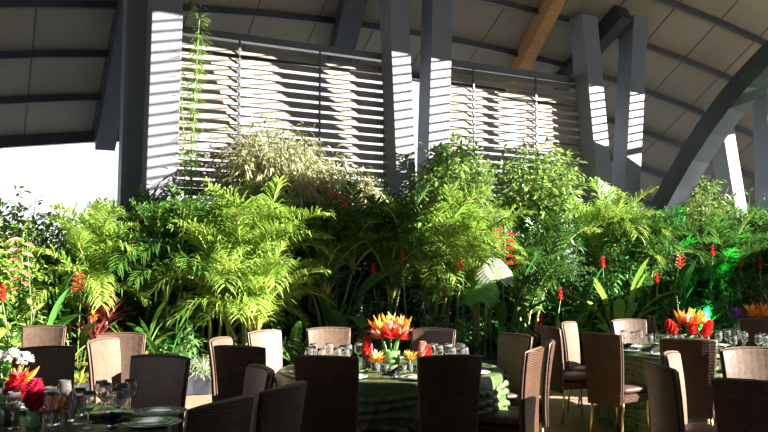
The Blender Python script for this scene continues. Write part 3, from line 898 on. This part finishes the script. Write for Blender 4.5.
# ------------------------------------------------------------------ planting
def plant_at(px, f):
    """point in the bed under picture column px; f = 0 front edge .. 1 louvre wall"""
    k = (px - 384) / 800
    def hit(t):
        q = P0 - N * t
        s = (k * q.y - q.x) / (U.x - k * U.y)
        return P0 + U * s - N * t
    p = hit(T0 + .12 + f * (-.25 - T0 - .12))
    return V((p.x, p.y, BED_Z))
def bend(e0, e1, L, n, p0=V((0, 0, 0)), az=0.0, pw=1.3):
    pts = [p0.copy()]; h = V((math.cos(az), math.sin(az), 0))
    for i in range(n):
        q = (i + .5) / n; e = e0 + (e1 - e0) * q ** pw
        pts.append(pts[-1] + (h * math.cos(e) + V((0, 0, math.sin(e)))) * (L / n))
    return pts
def frond_mesh(e0, e1, L, nl, ll, w, m, seed, vee=.35, name='frond'):
    """feather palm frond in the XZ plane: rachis and two rows of leaflets"""
    rnd = random.Random(seed); mb = MB(); n = 16
    pts = bend(e0, e1, L, n)
    for i in range(nl):
        q = .16 + .84 * i / (nl - 1)
        x = q * n; a = min(int(x), n - 1); p = pts[a].lerp(pts[a + 1], x - a)
        t = (pts[a + 1] - pts[a]).normalized(); up = V((-t.z, 0, t.x))
        l = ll * (max(.12, math.sin(math.pi * (.12 + .82 * q))) ** .65) * rnd.uniform(.88, 1.1)
        for sd in (-1, 1):
            d = (t * (.45 + .5 * q) + V((0, sd, 0)) * (1 - .35 * q) + up * vee * rnd.uniform(.2, 1.3) + V((rnd.gauss(0, .12), rnd.gauss(0, .12), rnd.gauss(0, .12)))).normalized()
            g = V((0, 0, -1)); dr = rnd.uniform(.3, 1.1)
            q1 = p + d * l * .35; q2 = p + d * l * .7 + g * l * dr * .16; q3 = p + d * l * .95 + g * l * dr * .5
            mb.ribbon([p, q1, q2, q3], [w * .5, w, w * .8, .002], up, .25)
    mb.tube(pts, [.013 * L * (1.1 - .9 * i / n) for i in range(n + 1)], 5)
    me = mb.mesh(name, M[m]); me.materials.append(M['rachis'])
    # the rachis faces use the second material
    nf = len(mb.f); nr = n * 5 + 2
    for i in range(nf - nr, nf): me.polygons[i].material_index = 1
    return me
FR = {}
def fronds(kind):
    if kind not in FR:
        m = {'areca': 'palm', 'dark': 'palmdark', 'fern': 'fernleaf'}[kind]
        if kind == 'fern':
            FR[kind] = [frond_mesh(R(70), R(-20), .8, 26, .13, .028, m, 1, .1), frond_mesh(R(50), R(-30), .75, 26, .13, .028, m, 2, .1), frond_mesh(R(80), R(20), .8, 26, .12, .026, m, 3, .1)]
        else:
            a, b, w = (34, 38, .024) if kind == 'areca' else (26, 30, .034)
            FR[kind] = [frond_mesh(R(87), R(48), 1.40, a, .50, w, m, 11, .5), frond_mesh(R(80), R(-5), 1.50, b, .50, w, m, 12, .5),
                        frond_mesh(R(66), R(-48), 1.40, a, .48, w, m, 13, .4), frond_mesh(R(76), R(18), 1.50, b, .48, w, m, 14, .5)]
    return FR[kind]
def palm(px, f, top, stems, nf, label, kind='areca', sc=1.0, seed=1, spread=.35, lo=.45, name='areca_palm'):
    """clump of slender stems with arching feather fronds; top = height of the highest crown"""
    rnd = random.Random(seed * 13 + 5); b = plant_at(px, f)
    t = thing(name, b, label, 'palm', 'palms in the planting')
    fm = fronds(kind)
    for k in range(stems):
        a = 6.283 * k / stems + rnd.uniform(-.4, .4); r = spread * (.3 + .7 * rnd.random())
        hh = top * (lo + (1 - lo) * (1 if k == 0 else rnd.random()))
        p0 = V((math.cos(a) * .10, math.sin(a) * .10, 0)); p1 = V((math.cos(a) * r * .5, math.sin(a) * r * .5, hh * .55)); p2 = V((math.cos(a) * r, math.sin(a) * r, hh))
        mb = MB(); mb.tube([p0, p1, p2], [.032, .026, .020], 7)
        for z in range(1, int(hh / .16)):
            q = z * .16 / hh; c = p0.lerp(p1, q / .55) if q < .55 else p1.lerp(p2, (q - .55) / .45)
            mb.lathe([(.024, -.006), (.034 - .010 * q, 0), (.024, .006)], 7, c)
        mb.build('stem', M['trunk'], t, smooth=True)
        a0 = rnd.uniform(0, 6.28)
        for i in range(nf + 3):
            v = 0 if i < 2 else (1 + (i % 3))
            link('frond', fm[v], t, p2 - V((0, 0, .012 * i)), (rnd.uniform(-.12, .12), rnd.uniform(-.12, .12), a0 + i * 2.4), sc * rnd.uniform(.8, 1.1))
    return t
def fern(px, f, n, label, sc=1.0, seed=1, z=.05):
    rnd = random.Random(seed); b = plant_at(px, f)
    t = thing('fern', b, label, 'fern'); fm = fronds('fern')
    mb = MB(); mb.tube([V((0, 0, 0)), V((0, 0, z + .06))], [.05, .03], 8); mb.build('crown', M['bark'], t)
    for i in range(n): link('frond', fm[i % 3], t, (0, 0, z), (0, 0, i * 2.4 + rnd.uniform(-.3, .3)), sc * rnd.uniform(.8, 1.15))
    return t
def shrub(px, f, h, r, n, L, W, m, label, seed=1, name='shrub', low=.1, stems=6, cat='shrub', lean=(0, 0), droop=.25, trunk=None, group=None, narrow=0):
    """leafy shrub: branching stems and many individual leaves held on twigs"""
    rnd = random.Random(seed * 7 + 3); b = plant_at(px, f)
    t = thing(name, b, label, cat, group)
    fo = MB(); st = MB()
    cz = h * (low + 1) / 2; rz = h * (1 - low) / 2
    tips = []
    nb = max(10, n // 28)
    for i in range(nb):
        a = rnd.uniform(0, 6.283); u = rnd.uniform(-.9, 1); q = math.sqrt(1 - u * u) if abs(u) < 1 else 0
        k = rnd.uniform(.45, 1) ** .6
        tips.append(V((lean[0] + math.cos(a) * q * r * k, lean[1] + math.sin(a) * q * r * k, cz + u * rz * k)))
    for i, tp in enumerate(tips):
        if trunk: base = V((lean[0] * .6, lean[1] * .6, h * trunk)); 
        else: base = V((tp.x * .12, tp.y * .12, 0))
        mid = base.lerp(tp, .55) + V((0, 0, (tp.z - base.z) * .12))
        pts = [base, mid, tp]
        if i < stems * 3: st.tube(pts, [.016, .010, .004], 5)
        for k in range(n // nb):
            q = rnd.uniform(.35, 1.05); p = (mid.lerp(tp, (q - .5) * 2) if q > .5 else base.lerp(mid, q * 2))
            j = V((rnd.gauss(0, 1), rnd.gauss(0, 1), rnd.gauss(0, .8))) * (L * .55)
            out = V((p.x - lean[0], p.y - lean[1], (p.z - cz) * .5))
            d = j.normalized() + out.normalized() * .5 + V((0, 0, -.15 if narrow else .1))
            fo.leaf(p + j * .4, d, V((rnd.gauss(0, .35), rnd.gauss(0, .35), 1)), L * rnd.uniform(.7, 1.15), W * rnd.uniform(.8, 1.1), .14, droop)
    if trunk: st.tube([V((0, 0, 0)), V((lean[0] * .3, lean[1] * .3, h * trunk * .5)), V((lean[0] * .6, lean[1] * .6, h * trunk + .05))], [.05, .04, .035], 8)
    fo.build('foliage', M[m], t); st.build('stem', M['bark'], t, smooth=True)
    return t
def paddle_mesh(e0, e1, L, bl, bw, m, seed):
    """long stalked paddle leaf: stalk of length L, blade bl x bw with torn-free wavy rim"""
    rnd = random.Random(seed); mb = MB()
    pts = bend(e0, e1, L + bl, 18); n = 18; i0 = int(n * L / (L + bl))
    mb.tube(pts, [.014 * (1 - .8 * i / n) for i in range(n + 1)], 5)
    bp = pts[i0:]; k = len(bp)
    wd = [bw * (math.sin(math.pi * min(1, (i + .35) / (k - .65))) ** .6) * rnd.uniform(.93, 1.05) if i < k - 1 else .004 for i in range(k)]
    mb.ribbon(bp, wd, V((0, 0, 1)) if e1 < R(60) else V((-1, 0, .2)), .22)
    return mb.mesh('leaf', M[m])
PD = {}
def paddles(m):
    if m not in PD:
        PD[m] = [paddle_mesh(R(86), R(55), .9, .75, .20, m, 1), paddle_mesh(R(80), R(5), .8, .75, .22, m, 2), paddle_mesh(R(74), R(-40), .6, .70, .20, m, 3), paddle_mesh(R(82), R(25), .5, .60, .18, m, 4)]
    return PD[m]
def heliconia(px, f, n, label, sc=1.0, seed=1, m='paddle', flowers=(), name='heliconia', cat='plant'):
    """clump of paddle leaves; flowers = (height, colour, hang) bract spikes"""
    rnd = random.Random(seed * 3 + 1); b = plant_at(px, f)
    t = thing(name, b, label, cat); pm = paddles(m)
    for i in range(n):
        a = i * 2.4 + rnd.uniform(-.4, .4)
        link('leaf', pm[i % 4], t, (math.cos(a) * .08, math.sin(a) * .08, 0), (0, 0, a), sc * rnd.uniform(.75, 1.15))
    for (h, c, hang, dx) in flowers:
        fl = MB(); st = MB()
        top = V((dx, -.25, h))
        st.tube([V((0, 0, 0)), V((dx * .5, -.12, h * .6)), top + V((0, 0, .1)), top + V((dx * .1, -.06, .08)), top + V((dx * .1, -.07, 0))], [.012, .010, .009, .008, .006], 6)
        ln = .62 if hang else .24
        nb = 11 if hang else 8
        for i in range(nb):
            q = i / (nb - 1); sd = 1 if i % 2 else -1
            p = top + V((dx * .1, -.07, -ln * q if hang else ln * q))
            fl.leaf(p, V((sd, -.35, -.25 if hang else .75)), V((0, -.3, 1)), .22 * (1 - .4 * q) * (1 if hang else .7), .065 if hang else .05, .6)
        st.tube([top + V((dx * .1, -.07, 0)), top + V((dx * .1, -.07, -ln if hang else ln))], .007, 5)
        f_ = fl.build('flower_bracts', M[c], t); f_['label'] = 'red flower bracts' if c != 'pink' else 'pink flower bracts'
        st.build('flower_stem', M['greenstem'], t, smooth=True)
    return t
def rosette(px, f, n, L, W, m, label, seed=1, e=(.3, 1.4), name='bromeliad', cat='plant', z=.0, drop=1.2, flower=None, up=0, dy=0):
    rnd = random.Random(seed * 5 + 2); b = plant_at(px, f)
    t = thing(name, b, label, cat)
    mb = MB()
    for i in range(n):
        a = i * 2.39996 + rnd.uniform(-.2, .2); q = i / n
        e0 = e[0] + (e[1] - e[0]) * q + rnd.uniform(-.1, .1); l = L * rnd.uniform(.75, 1.1)
        pts = bend(e0, e0 - drop * rnd.uniform(.6, 1.2), l, 6, V((math.cos(a) * .02, math.sin(a) * .02, z + .02)), a)
        zz = [max(p.z, .02) for p in pts]
        pts = [V((p.x, p.y, h)) for p, h in zip(pts, zz)]
        mb.ribbon(pts, [W * .6, W, W * 1.05, W * .95, W * .75, W * .45, .003], V((0, 0, 1)), .35)
    mb.build('blades', M[m], t)
    st = MB(); st.tube([V((0, 0, 0)), V((0, 0, z + .05))], [.03, .022], 7); st.build('stem', M['bark'], t)
    if flower:
        c, h = flower
        g = MB()
        for i in range(16):
            a = i * 2.4; d = V((math.cos(a), math.sin(a), .9)); g.leaf(V((0, 0, h * (.5 + .5 * i / 16))), d, V((0, 0, 1)), .11, .045, .4)
        g.tube([V((0, 0, z)), V((0, 0, h))], .01, 5)
        g.build('flower_spike', M[c], t)
    return t
def torch(px, f, h, label, col='red', seed=1, n=10, sc=1.0):
    """red ginger: leafy cane carrying a bract torch"""
    rnd = random.Random(seed * 11); b = plant_at(px, f)
    t = thing('red_ginger', b, label, 'flower')
    lm = MB(); st = MB()
    dx = rnd.uniform(-.12, .12)
    top = V((dx, -.12, h))
    pts = [V((0, 0, 0)), V((dx * .4, -.03, h * .5)), top]; st.tube(pts, [.012, .010, .008], 6)
    for i in range(n):
        q = .25 + .7 * i / n; p = pts[0].lerp(pts[1], q * 2) if q < .5 else pts[1].lerp(pts[2], q * 2 - 1)
        a = i * 3.14 + rnd.uniform(-.5, .5) + .4
        lm.leaf(p, V((math.cos(a), math.sin(a), .45)), V((0, 0, 1)), .38, .075, .2, .3)
    lm.build('leaves', M['broad'], t); st.build('cane', M['greenstem'], t, smooth=True)
    g = MB()
    for i in range(24):
        q = i / 23; a = i * 2.4; d = V((math.cos(a), math.sin(a), 1.1)); g.leaf(top + V((0, 0, .20 * q * sc)), d, V((0, 0, 1)), .085 * (1 - .4 * q) * sc, .05 * sc, .4)
    g.build('flower_bracts', M[col], t)['label'] = 'red flower bracts'
    return t
def monstera(px, f, top, label, seed=1, n=6, sc=1.0):
    rnd = random.Random(seed); b = plant_at(px, f); t = thing('split_leaf_plant', b, label, 'plant')
    for i in range(n):
        a = -1.57 + (0 if i == 0 else rnd.uniform(-1.6, 1.6)); hh = top * (1 if i == 0 else rnd.uniform(.55, .95))
        p = V((math.cos(a) * .3, math.sin(a) * .35, hh))
        st = MB(); st.tube([V((0, 0, 0)), V((p.x * .3, p.y * .3, hh * .7)), p], .009, 5); st.build('stalk', M['greenstem'], t, smooth=True)
        lf = MB(); d = V((math.cos(a) * .5, math.sin(a) * .5, -.55)).normalized(); side = d.cross(V((0, 0, 1))).normalized()
        L = .48 * sc
        for k in range(8):      # lobes left and right of the midrib
            q = k / 8
            for sd in (-1, 1):
                bl = L * (.62 * math.sin(math.pi * (.16 + .74 * q)) + .08)
                c = p + d * (L * q * .95)
                dr = (side * sd + d * (.25 + .5 * q)).normalized()
                lf.ribbon([c, c + dr * bl * .5 + V((0, 0, .01)), c + dr * bl * .85 - V((0, 0, .03)), c + dr * bl - V((0, 0, .06))], [L * .13, L * .125, L * .10, L * .03], -d.cross(side), .1)
        lf.tube([p, p + d * L], [.008, .003], 4)
        lf.build('leaf', M['silverleaf' if i == 0 else 'broad'], t)
    return t
def bamboo(px, f, h, n, label, seed=1):
    rnd = random.Random(seed); b = plant_at(px, f); t = thing('bamboo', b, label, 'bamboo'); fo = MB()
    for k in range(n):
        a = rnd.uniform(0, 6.28); hh = h * rnd.uniform(.8, 1)
        pts = [V((0, 0, 0)) + V((math.cos(a), math.sin(a), 0)) * .05, V((math.cos(a) * .05, math.sin(a) * .06, hh * .6)), V((math.cos(a) * .16, math.sin(a) * .16, hh))]
        c = MB(); c.tube(pts, [.012, .010, .004], 6); c.build('culm', M['greenstem'], t, smooth=True)
        for i in range(170):
            q = rnd.uniform(.45, 1); p = pts[0].lerp(pts[1], q / .6) if q < .6 else pts[1].lerp(pts[2], (q - .6) / .4)
            aa = rnd.uniform(0, 6.28); d = V((math.cos(aa), math.sin(aa), rnd.uniform(-.3, .7)))
            fo.leaf(p + d * rnd.uniform(0, .12), d, V((0, 0, 1)), .15, .028, .2, .4)
    fo.build('foliage', M['lime'], t)
    return t

# --- back row: dense dark greenery against the openings
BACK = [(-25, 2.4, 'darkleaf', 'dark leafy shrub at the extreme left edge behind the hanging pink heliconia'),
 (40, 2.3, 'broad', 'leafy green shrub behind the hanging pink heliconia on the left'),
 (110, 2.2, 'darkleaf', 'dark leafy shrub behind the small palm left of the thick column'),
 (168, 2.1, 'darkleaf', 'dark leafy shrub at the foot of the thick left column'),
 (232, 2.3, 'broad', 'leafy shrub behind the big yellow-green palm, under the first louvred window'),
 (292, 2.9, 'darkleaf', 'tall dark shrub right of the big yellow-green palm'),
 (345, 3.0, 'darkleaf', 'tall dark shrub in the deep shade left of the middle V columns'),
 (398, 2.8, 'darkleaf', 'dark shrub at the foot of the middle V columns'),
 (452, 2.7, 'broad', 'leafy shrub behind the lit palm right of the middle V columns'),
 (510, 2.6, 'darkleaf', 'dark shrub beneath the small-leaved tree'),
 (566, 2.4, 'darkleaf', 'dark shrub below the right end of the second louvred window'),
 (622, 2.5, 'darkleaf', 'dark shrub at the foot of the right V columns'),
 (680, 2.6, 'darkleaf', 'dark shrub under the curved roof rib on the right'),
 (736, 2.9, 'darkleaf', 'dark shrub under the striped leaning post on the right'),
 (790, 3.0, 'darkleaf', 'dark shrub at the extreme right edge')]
for i, (px, h, m, lb) in enumerate(BACK):
    shrub(px, .92, h, .85, 2400, .20, .07, m, lb, 20 + i, low=.02, group='shrubs along the back of the planting')
# --- tall plants
shrub(18, .75, 2.7, .85, 3600, .13, .05, 'ficus', 'tall bright small-leaved shrub at the left edge above the pink heliconia', 1)
palm(92, .50, 1.45, 5, 7, 'green palm between the pink heliconia and the thick left column', 'areca', .85, 2, .30)
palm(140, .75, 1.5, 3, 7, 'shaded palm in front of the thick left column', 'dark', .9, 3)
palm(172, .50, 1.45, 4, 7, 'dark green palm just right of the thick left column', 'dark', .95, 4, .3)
palm(250, .22, 1.45, 9, 9, 'big bright yellow-green areca palm left of centre, catching full sun', 'areca', 1.0, 5, .5, .3)
palm(212, .45, 1.5, 4, 7, 'bright palm on the left shoulder of the big yellow-green one', 'areca', .95, 6, .35)
bamboo(187, .93, 5.8, 4, 'thin bamboo climbing in front of the first louvred window beside the column', 2)
shrub(272, .75, 3.95, 1.0, 7000, .24, .034, 'grey', 'feathery grey-green tree before the first louvred window', 3, 'feathery_tree', .55, 10, 'tree', droop=.5, trunk=.45, narrow=1)
shrub(338, .80, 3.55, .75, 4500, .22, .032, 'grey', 'feathery pale shrub just left of the middle V columns', 4, 'feathery_tree', .5, 10, 'tree', droop=.5, trunk=.4, narrow=1)
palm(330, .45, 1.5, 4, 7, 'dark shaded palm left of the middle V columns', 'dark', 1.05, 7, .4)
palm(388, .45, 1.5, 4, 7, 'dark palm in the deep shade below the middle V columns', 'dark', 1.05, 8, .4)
palm(438, .45, 1.55, 6, 8, 'sunlit palm just right of the middle V columns', 'areca', 1.0, 9, .5, .4)
palm(478, .35, 1.6, 4, 6, 'shaded palm behind the hanging red heliconia', 'areca', .9, 10, .35)
shrub(455, .66, 3.9, .9, 4200, .14, .06, 'ficus', 'sunlit small-leaved tree against the second louvred window, left half', 5, 'small_leaved_tree', .55, 9, 'tree', trunk=.5)
shrub(535, .70, 3.95, 1.05, 4800, .14, .06, 'ficus', 'sunlit small-leaved tree against the second louvred window, right half', 6, 'small_leaved_tree', .55, 9, 'tree', trunk=.5)
palm(528, .40, 1.2, 4, 7, 'dark palm below the small-leaved trees', 'dark', 1.0, 11, .4)
palm(600, .70, 1.9, 5, 7, 'yellow-green palm in front of the right V columns', 'areca', 1.0, 12, .45)
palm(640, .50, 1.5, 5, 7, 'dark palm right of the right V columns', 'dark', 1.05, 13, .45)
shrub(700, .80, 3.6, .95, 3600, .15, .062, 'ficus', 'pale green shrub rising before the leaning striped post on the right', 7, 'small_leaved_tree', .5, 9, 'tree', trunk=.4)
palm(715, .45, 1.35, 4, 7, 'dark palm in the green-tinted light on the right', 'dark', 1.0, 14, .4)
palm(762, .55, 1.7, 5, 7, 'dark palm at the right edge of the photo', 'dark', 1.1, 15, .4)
shrub(752, .75, 3.3, 1.0, 3800, .15, .06, 'broad', 'tall leafy shrub at the right edge above the dark palm', 8)
# --- middle row
heliconia(38, .22, 9, 'heliconia with a long hanging pink and red flower at the left', 1.0, 1, 'paddle', ((1.85, 'pink', True, -.05),))
heliconia(80, .35, 10, 'paddle-leaved plant with broad pale leaves behind the white-lit chair', .95, 2, 'broad', ((1.15, 'red', False, .12),), 'paddle_leaf_plant')
heliconia(336, .42, 8, 'heliconia with a hanging red flower in the shade left of centre', 1.25, 3, 'broad', ((2.65, 'red', True, .05),))
heliconia(502, .18, 9, 'heliconia with a hanging red zigzag flower right of centre', 1.15, 4, 'broad', ((2.15, 'red', True, .0),))
heliconia(617, .03, 15, 'bright upright paddle leaves behind the left end of the right table', 1.0, 5, 'lime', (), 'paddle_leaf_plant')
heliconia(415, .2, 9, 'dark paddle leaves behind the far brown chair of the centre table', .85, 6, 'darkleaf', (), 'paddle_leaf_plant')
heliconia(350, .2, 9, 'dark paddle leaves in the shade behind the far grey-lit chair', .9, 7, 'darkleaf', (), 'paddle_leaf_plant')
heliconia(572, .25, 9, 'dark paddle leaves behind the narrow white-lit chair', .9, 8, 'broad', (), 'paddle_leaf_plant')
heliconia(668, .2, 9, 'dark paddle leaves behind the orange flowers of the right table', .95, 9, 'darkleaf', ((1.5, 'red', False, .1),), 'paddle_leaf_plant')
heliconia(738, .25, 9, 'dark paddle leaves behind the far right table', .95, 10, 'broad', ((1.5, 'red', False, -.1),), 'paddle_leaf_plant')
monstera(490, .16, 1.65, 'split-leaf plant with one big pale deeply cut leaf, below the hanging red heliconia', 3, 3)
fern(560, .12, 12, 'fern at the front of the planting behind the grouped chairs right of centre', 1.0, 1)
fern(452, .08, 12, 'fern behind the right glasses of the centre table', 1.0, 2)
fern(385, .06, 12, 'dark fern directly behind the tall flowers of the centre table', 1.0, 3)
fern(700, .12, 14, 'fern lit vivid green on the right, left of the far orange flowers', 1.3, 4)
fern(295, .1, 11, 'fern in the shade right of the big yellow-green palm', 1.0, 5)
fern(10, .1, 12, 'bright fern at the left edge beside the tan-lit chair', 1.1, 6)
fern(640, .1, 11, 'fern behind the left glasses of the right table', 1.0, 7)
# --- low front row
rosette(108, .25, 26, .46, .06, 'maroon', 'dark maroon strap-leaved plant above the white-lit left chair', 1, (.5, 1.5), 'cordyline', z=.75, drop=.5)
rosette(96, .15, 18, .45, .05, 'maroon', 'low red-leaved plant beside the thin stem of the left planting', 2, (.5, 1.5), 'cordyline', z=.5, drop=.4, flower=('orange', .9))
rosette(72, .05, 16, .55, .05, 'stripe', 'yellow strap-leaved bromeliad between the two left chairs', 3, (.2, 1.2), z=.2)
rosette(84, .0, 40, .28, .018, 'stripe', 'dry straw-coloured grass tuft low between the left chairs', 4, (.1, 1.4), 'grass_tuft', 'grass')
rosette(128, .0, 18, .30, .035, 'orange', 'orange-leaved croton right of the angled left chairs', 5, (.3, 1.4), 'croton', z=.05, drop=.6)
heliconia(165, .12, 14, 'glossy broad-leaved plant behind the dark chair at the left front plates', .62, 11, 'paddle', (), 'peace_lily')
heliconia(140, .15, 10, 'broad-leaved plant with yellowing leaf right of the angled left chairs', .62, 12, 'lime', (), 'peace_lily')
rosette(206, .02, 90, .50, .014, 'silverleaf', 'silvery green grass tuft spilling over the bed edge left of the centre chairs', 6, (.3, 1.5), 'grass_tuft', 'grass', drop=1.6)
rosette(192, .08, 70, .45, .014, 'silverleaf', 'second silvery grass tuft behind the dark chair on the left', 7, (.3, 1.5), 'grass_tuft', 'grass', drop=1.6)
rosette(540, .05, 16, .5, .05, 'maroon', 'dark red bromeliad behind the narrow white-lit chair', 8, (.3, 1.3), z=.25, flower=('red', .7))
rosette(520, .05, 24, .6, .04, 'broad', 'green strap-leaved plant right of the olive-brown chair', 9, (.3, 1.4), 'dracaena', z=.3)
rosette(588, .02, 22, .55, .04, 'broad', 'green strap-leaved plant at the front left of the right table', 10, (.3, 1.4), 'dracaena', z=.2)
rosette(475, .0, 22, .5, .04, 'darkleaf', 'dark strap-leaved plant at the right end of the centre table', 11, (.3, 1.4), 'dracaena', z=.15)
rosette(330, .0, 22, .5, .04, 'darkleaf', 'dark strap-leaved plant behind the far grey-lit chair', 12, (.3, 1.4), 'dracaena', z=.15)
rosette(228, .12, 40, .5, .022, 'lime', 'fine bright grass under the big yellow-green palm', 13, (.4, 1.5), 'grass_tuft', 'grass', drop=1.4)
shrub(2, .62, 2.5, .7, 2600, .13, .055, 'lime', 'bright light-green shrub at the left edge, left of the pink heliconia', 19)
shrub(66, .7, 2.4, .6, 1800, .15, .05, 'ficus', 'bright leafy shrub between the pink heliconia and the first palm', 21)
shrub(660, .55, 2.3, .7, 2600, .16, .045, 'broad', 'leafy shrub below the curved roof rib', 22)
shrub(735, .5, 2.2, .7, 2400, .15, .05, 'ficus', 'leafy shrub left of the dark palm at the right edge', 23)
shrub(30, .15, 1.2, .5, 500, .14, .06, 'lime', 'bright leafy bush behind the tan-lit chair', 9)
shrub(180, .3, 1.3, .5, 500, .15, .06, 'broad', 'green bush behind the glossy broad-leaved plant', 10)
shrub(618, .35, 2.1, .6, 1600, .16, .06, 'broad', 'leafy shrub hiding the foot of the right V columns', 17)
shrub(560, .5, 2.2, .6, 1500, .18, .05, 'broad', 'leafy shrub between the small-leaved trees and the right V columns', 18)
shrub(265, .12, 1.0, .5, 500, .14, .05, 'darkleaf', 'dark bush low under the big yellow-green palm', 11)
shrub(720, .12, 1.3, .55, 600, .12, .05, 'broad', 'small-leaved bush behind the far right table', 12)
shrub(655, .12, 1.2, .5, 500, .14, .05, 'darkleaf', 'dark bush behind the right table glasses', 13)
shrub(430, .15, 1.3, .55, 600, .15, .06, 'darkleaf', 'dark bush behind the pink ginger of the centre table', 14)
shrub(362, .12, 1.2, .5, 500, .15, .06, 'darkleaf', 'dark bush behind the red ginger of the centre table', 15)
for i, (px, f, h, lb) in enumerate([
 (408, .15, 1.62, 'single red ginger torch in the dark foliage above the tall centre flowers'),
 (380, .25, 1.35, 'dull red ginger torch deep in the shade left of the single bright one'),
 (455, .18, 1.45, 'lower red ginger torch right of the centre, nearest the brown stems'),
 (463, .2, 1.7, 'upper red ginger torch right of the centre, beside the brown stems'),
 (516, .15, 1.45, 'red ginger torch below the hanging red heliconia'),
 (552, .12, .95, 'low red ginger torch behind the narrow white-lit chair'),
 (606, .2, 1.50, 'slanting red ginger torch above the bright paddle leaves'),
 (655, .15, 1.2, 'red ginger torch left of the orange flowers, low in the dark plants'),
 (705, .25, 1.75, 'red ginger torch in the green-lit fern on the right'),
 (760, .15, 1.5, 'red ginger torch above the far orange flowers at the right edge'),
 (2, .2, 1.3, 'red ginger torch at the left edge'),
 (18, .1, 1.05, 'dull red ginger torch behind the tan-lit chair')]):
    torch(px, f, h, lb, 'red', 5 + i)
# small green uplight standing in the bed on the right
b = plant_at(704, -.03)
t = thing('garden_uplight', b + V((-.05, -.05, 0)), 'small garden uplight throwing green light into the planting on the right', 'lamp')
mb = MB(); mb.lathe([(.05, 0), (.05, .02), (.015, .03), (.015, .08)], 14); mb.build('base', M['frame'], t)
mb = MB(); mb.lathe([(.035, .08), (.055, .17), (.05, .17), (.03, .09), (0, .09)], 16); mb.build('housing', M['frame'], t)
mb = MB(); mb.lathe([(0, .150), (.045, .150), (.045, .158), (0, .158)], 16); mb.build('lens', mat('green_lens', (.1, .9, .3), .2, emit=((.05, 1, .25), 1)), t)
ld = bpy.data.lights.new('green_spot', 'SPOT'); ld.energy = 1500; ld.color = (.02, 1, .22); ld.spot_size = R(75); ld.shadow_soft_size = .04; ld.spot_blend = .6
lo = bpy.data.objects.new('green_spot', ld); COL.objects.link(lo); lo.parent = t; lo.location = (0, 0, .19)
lo.rotation_euler = V((0, -.45, -1)).to_track_quat('Z', 'Y').to_euler() if False else (R(180 - 25), 0, 0)
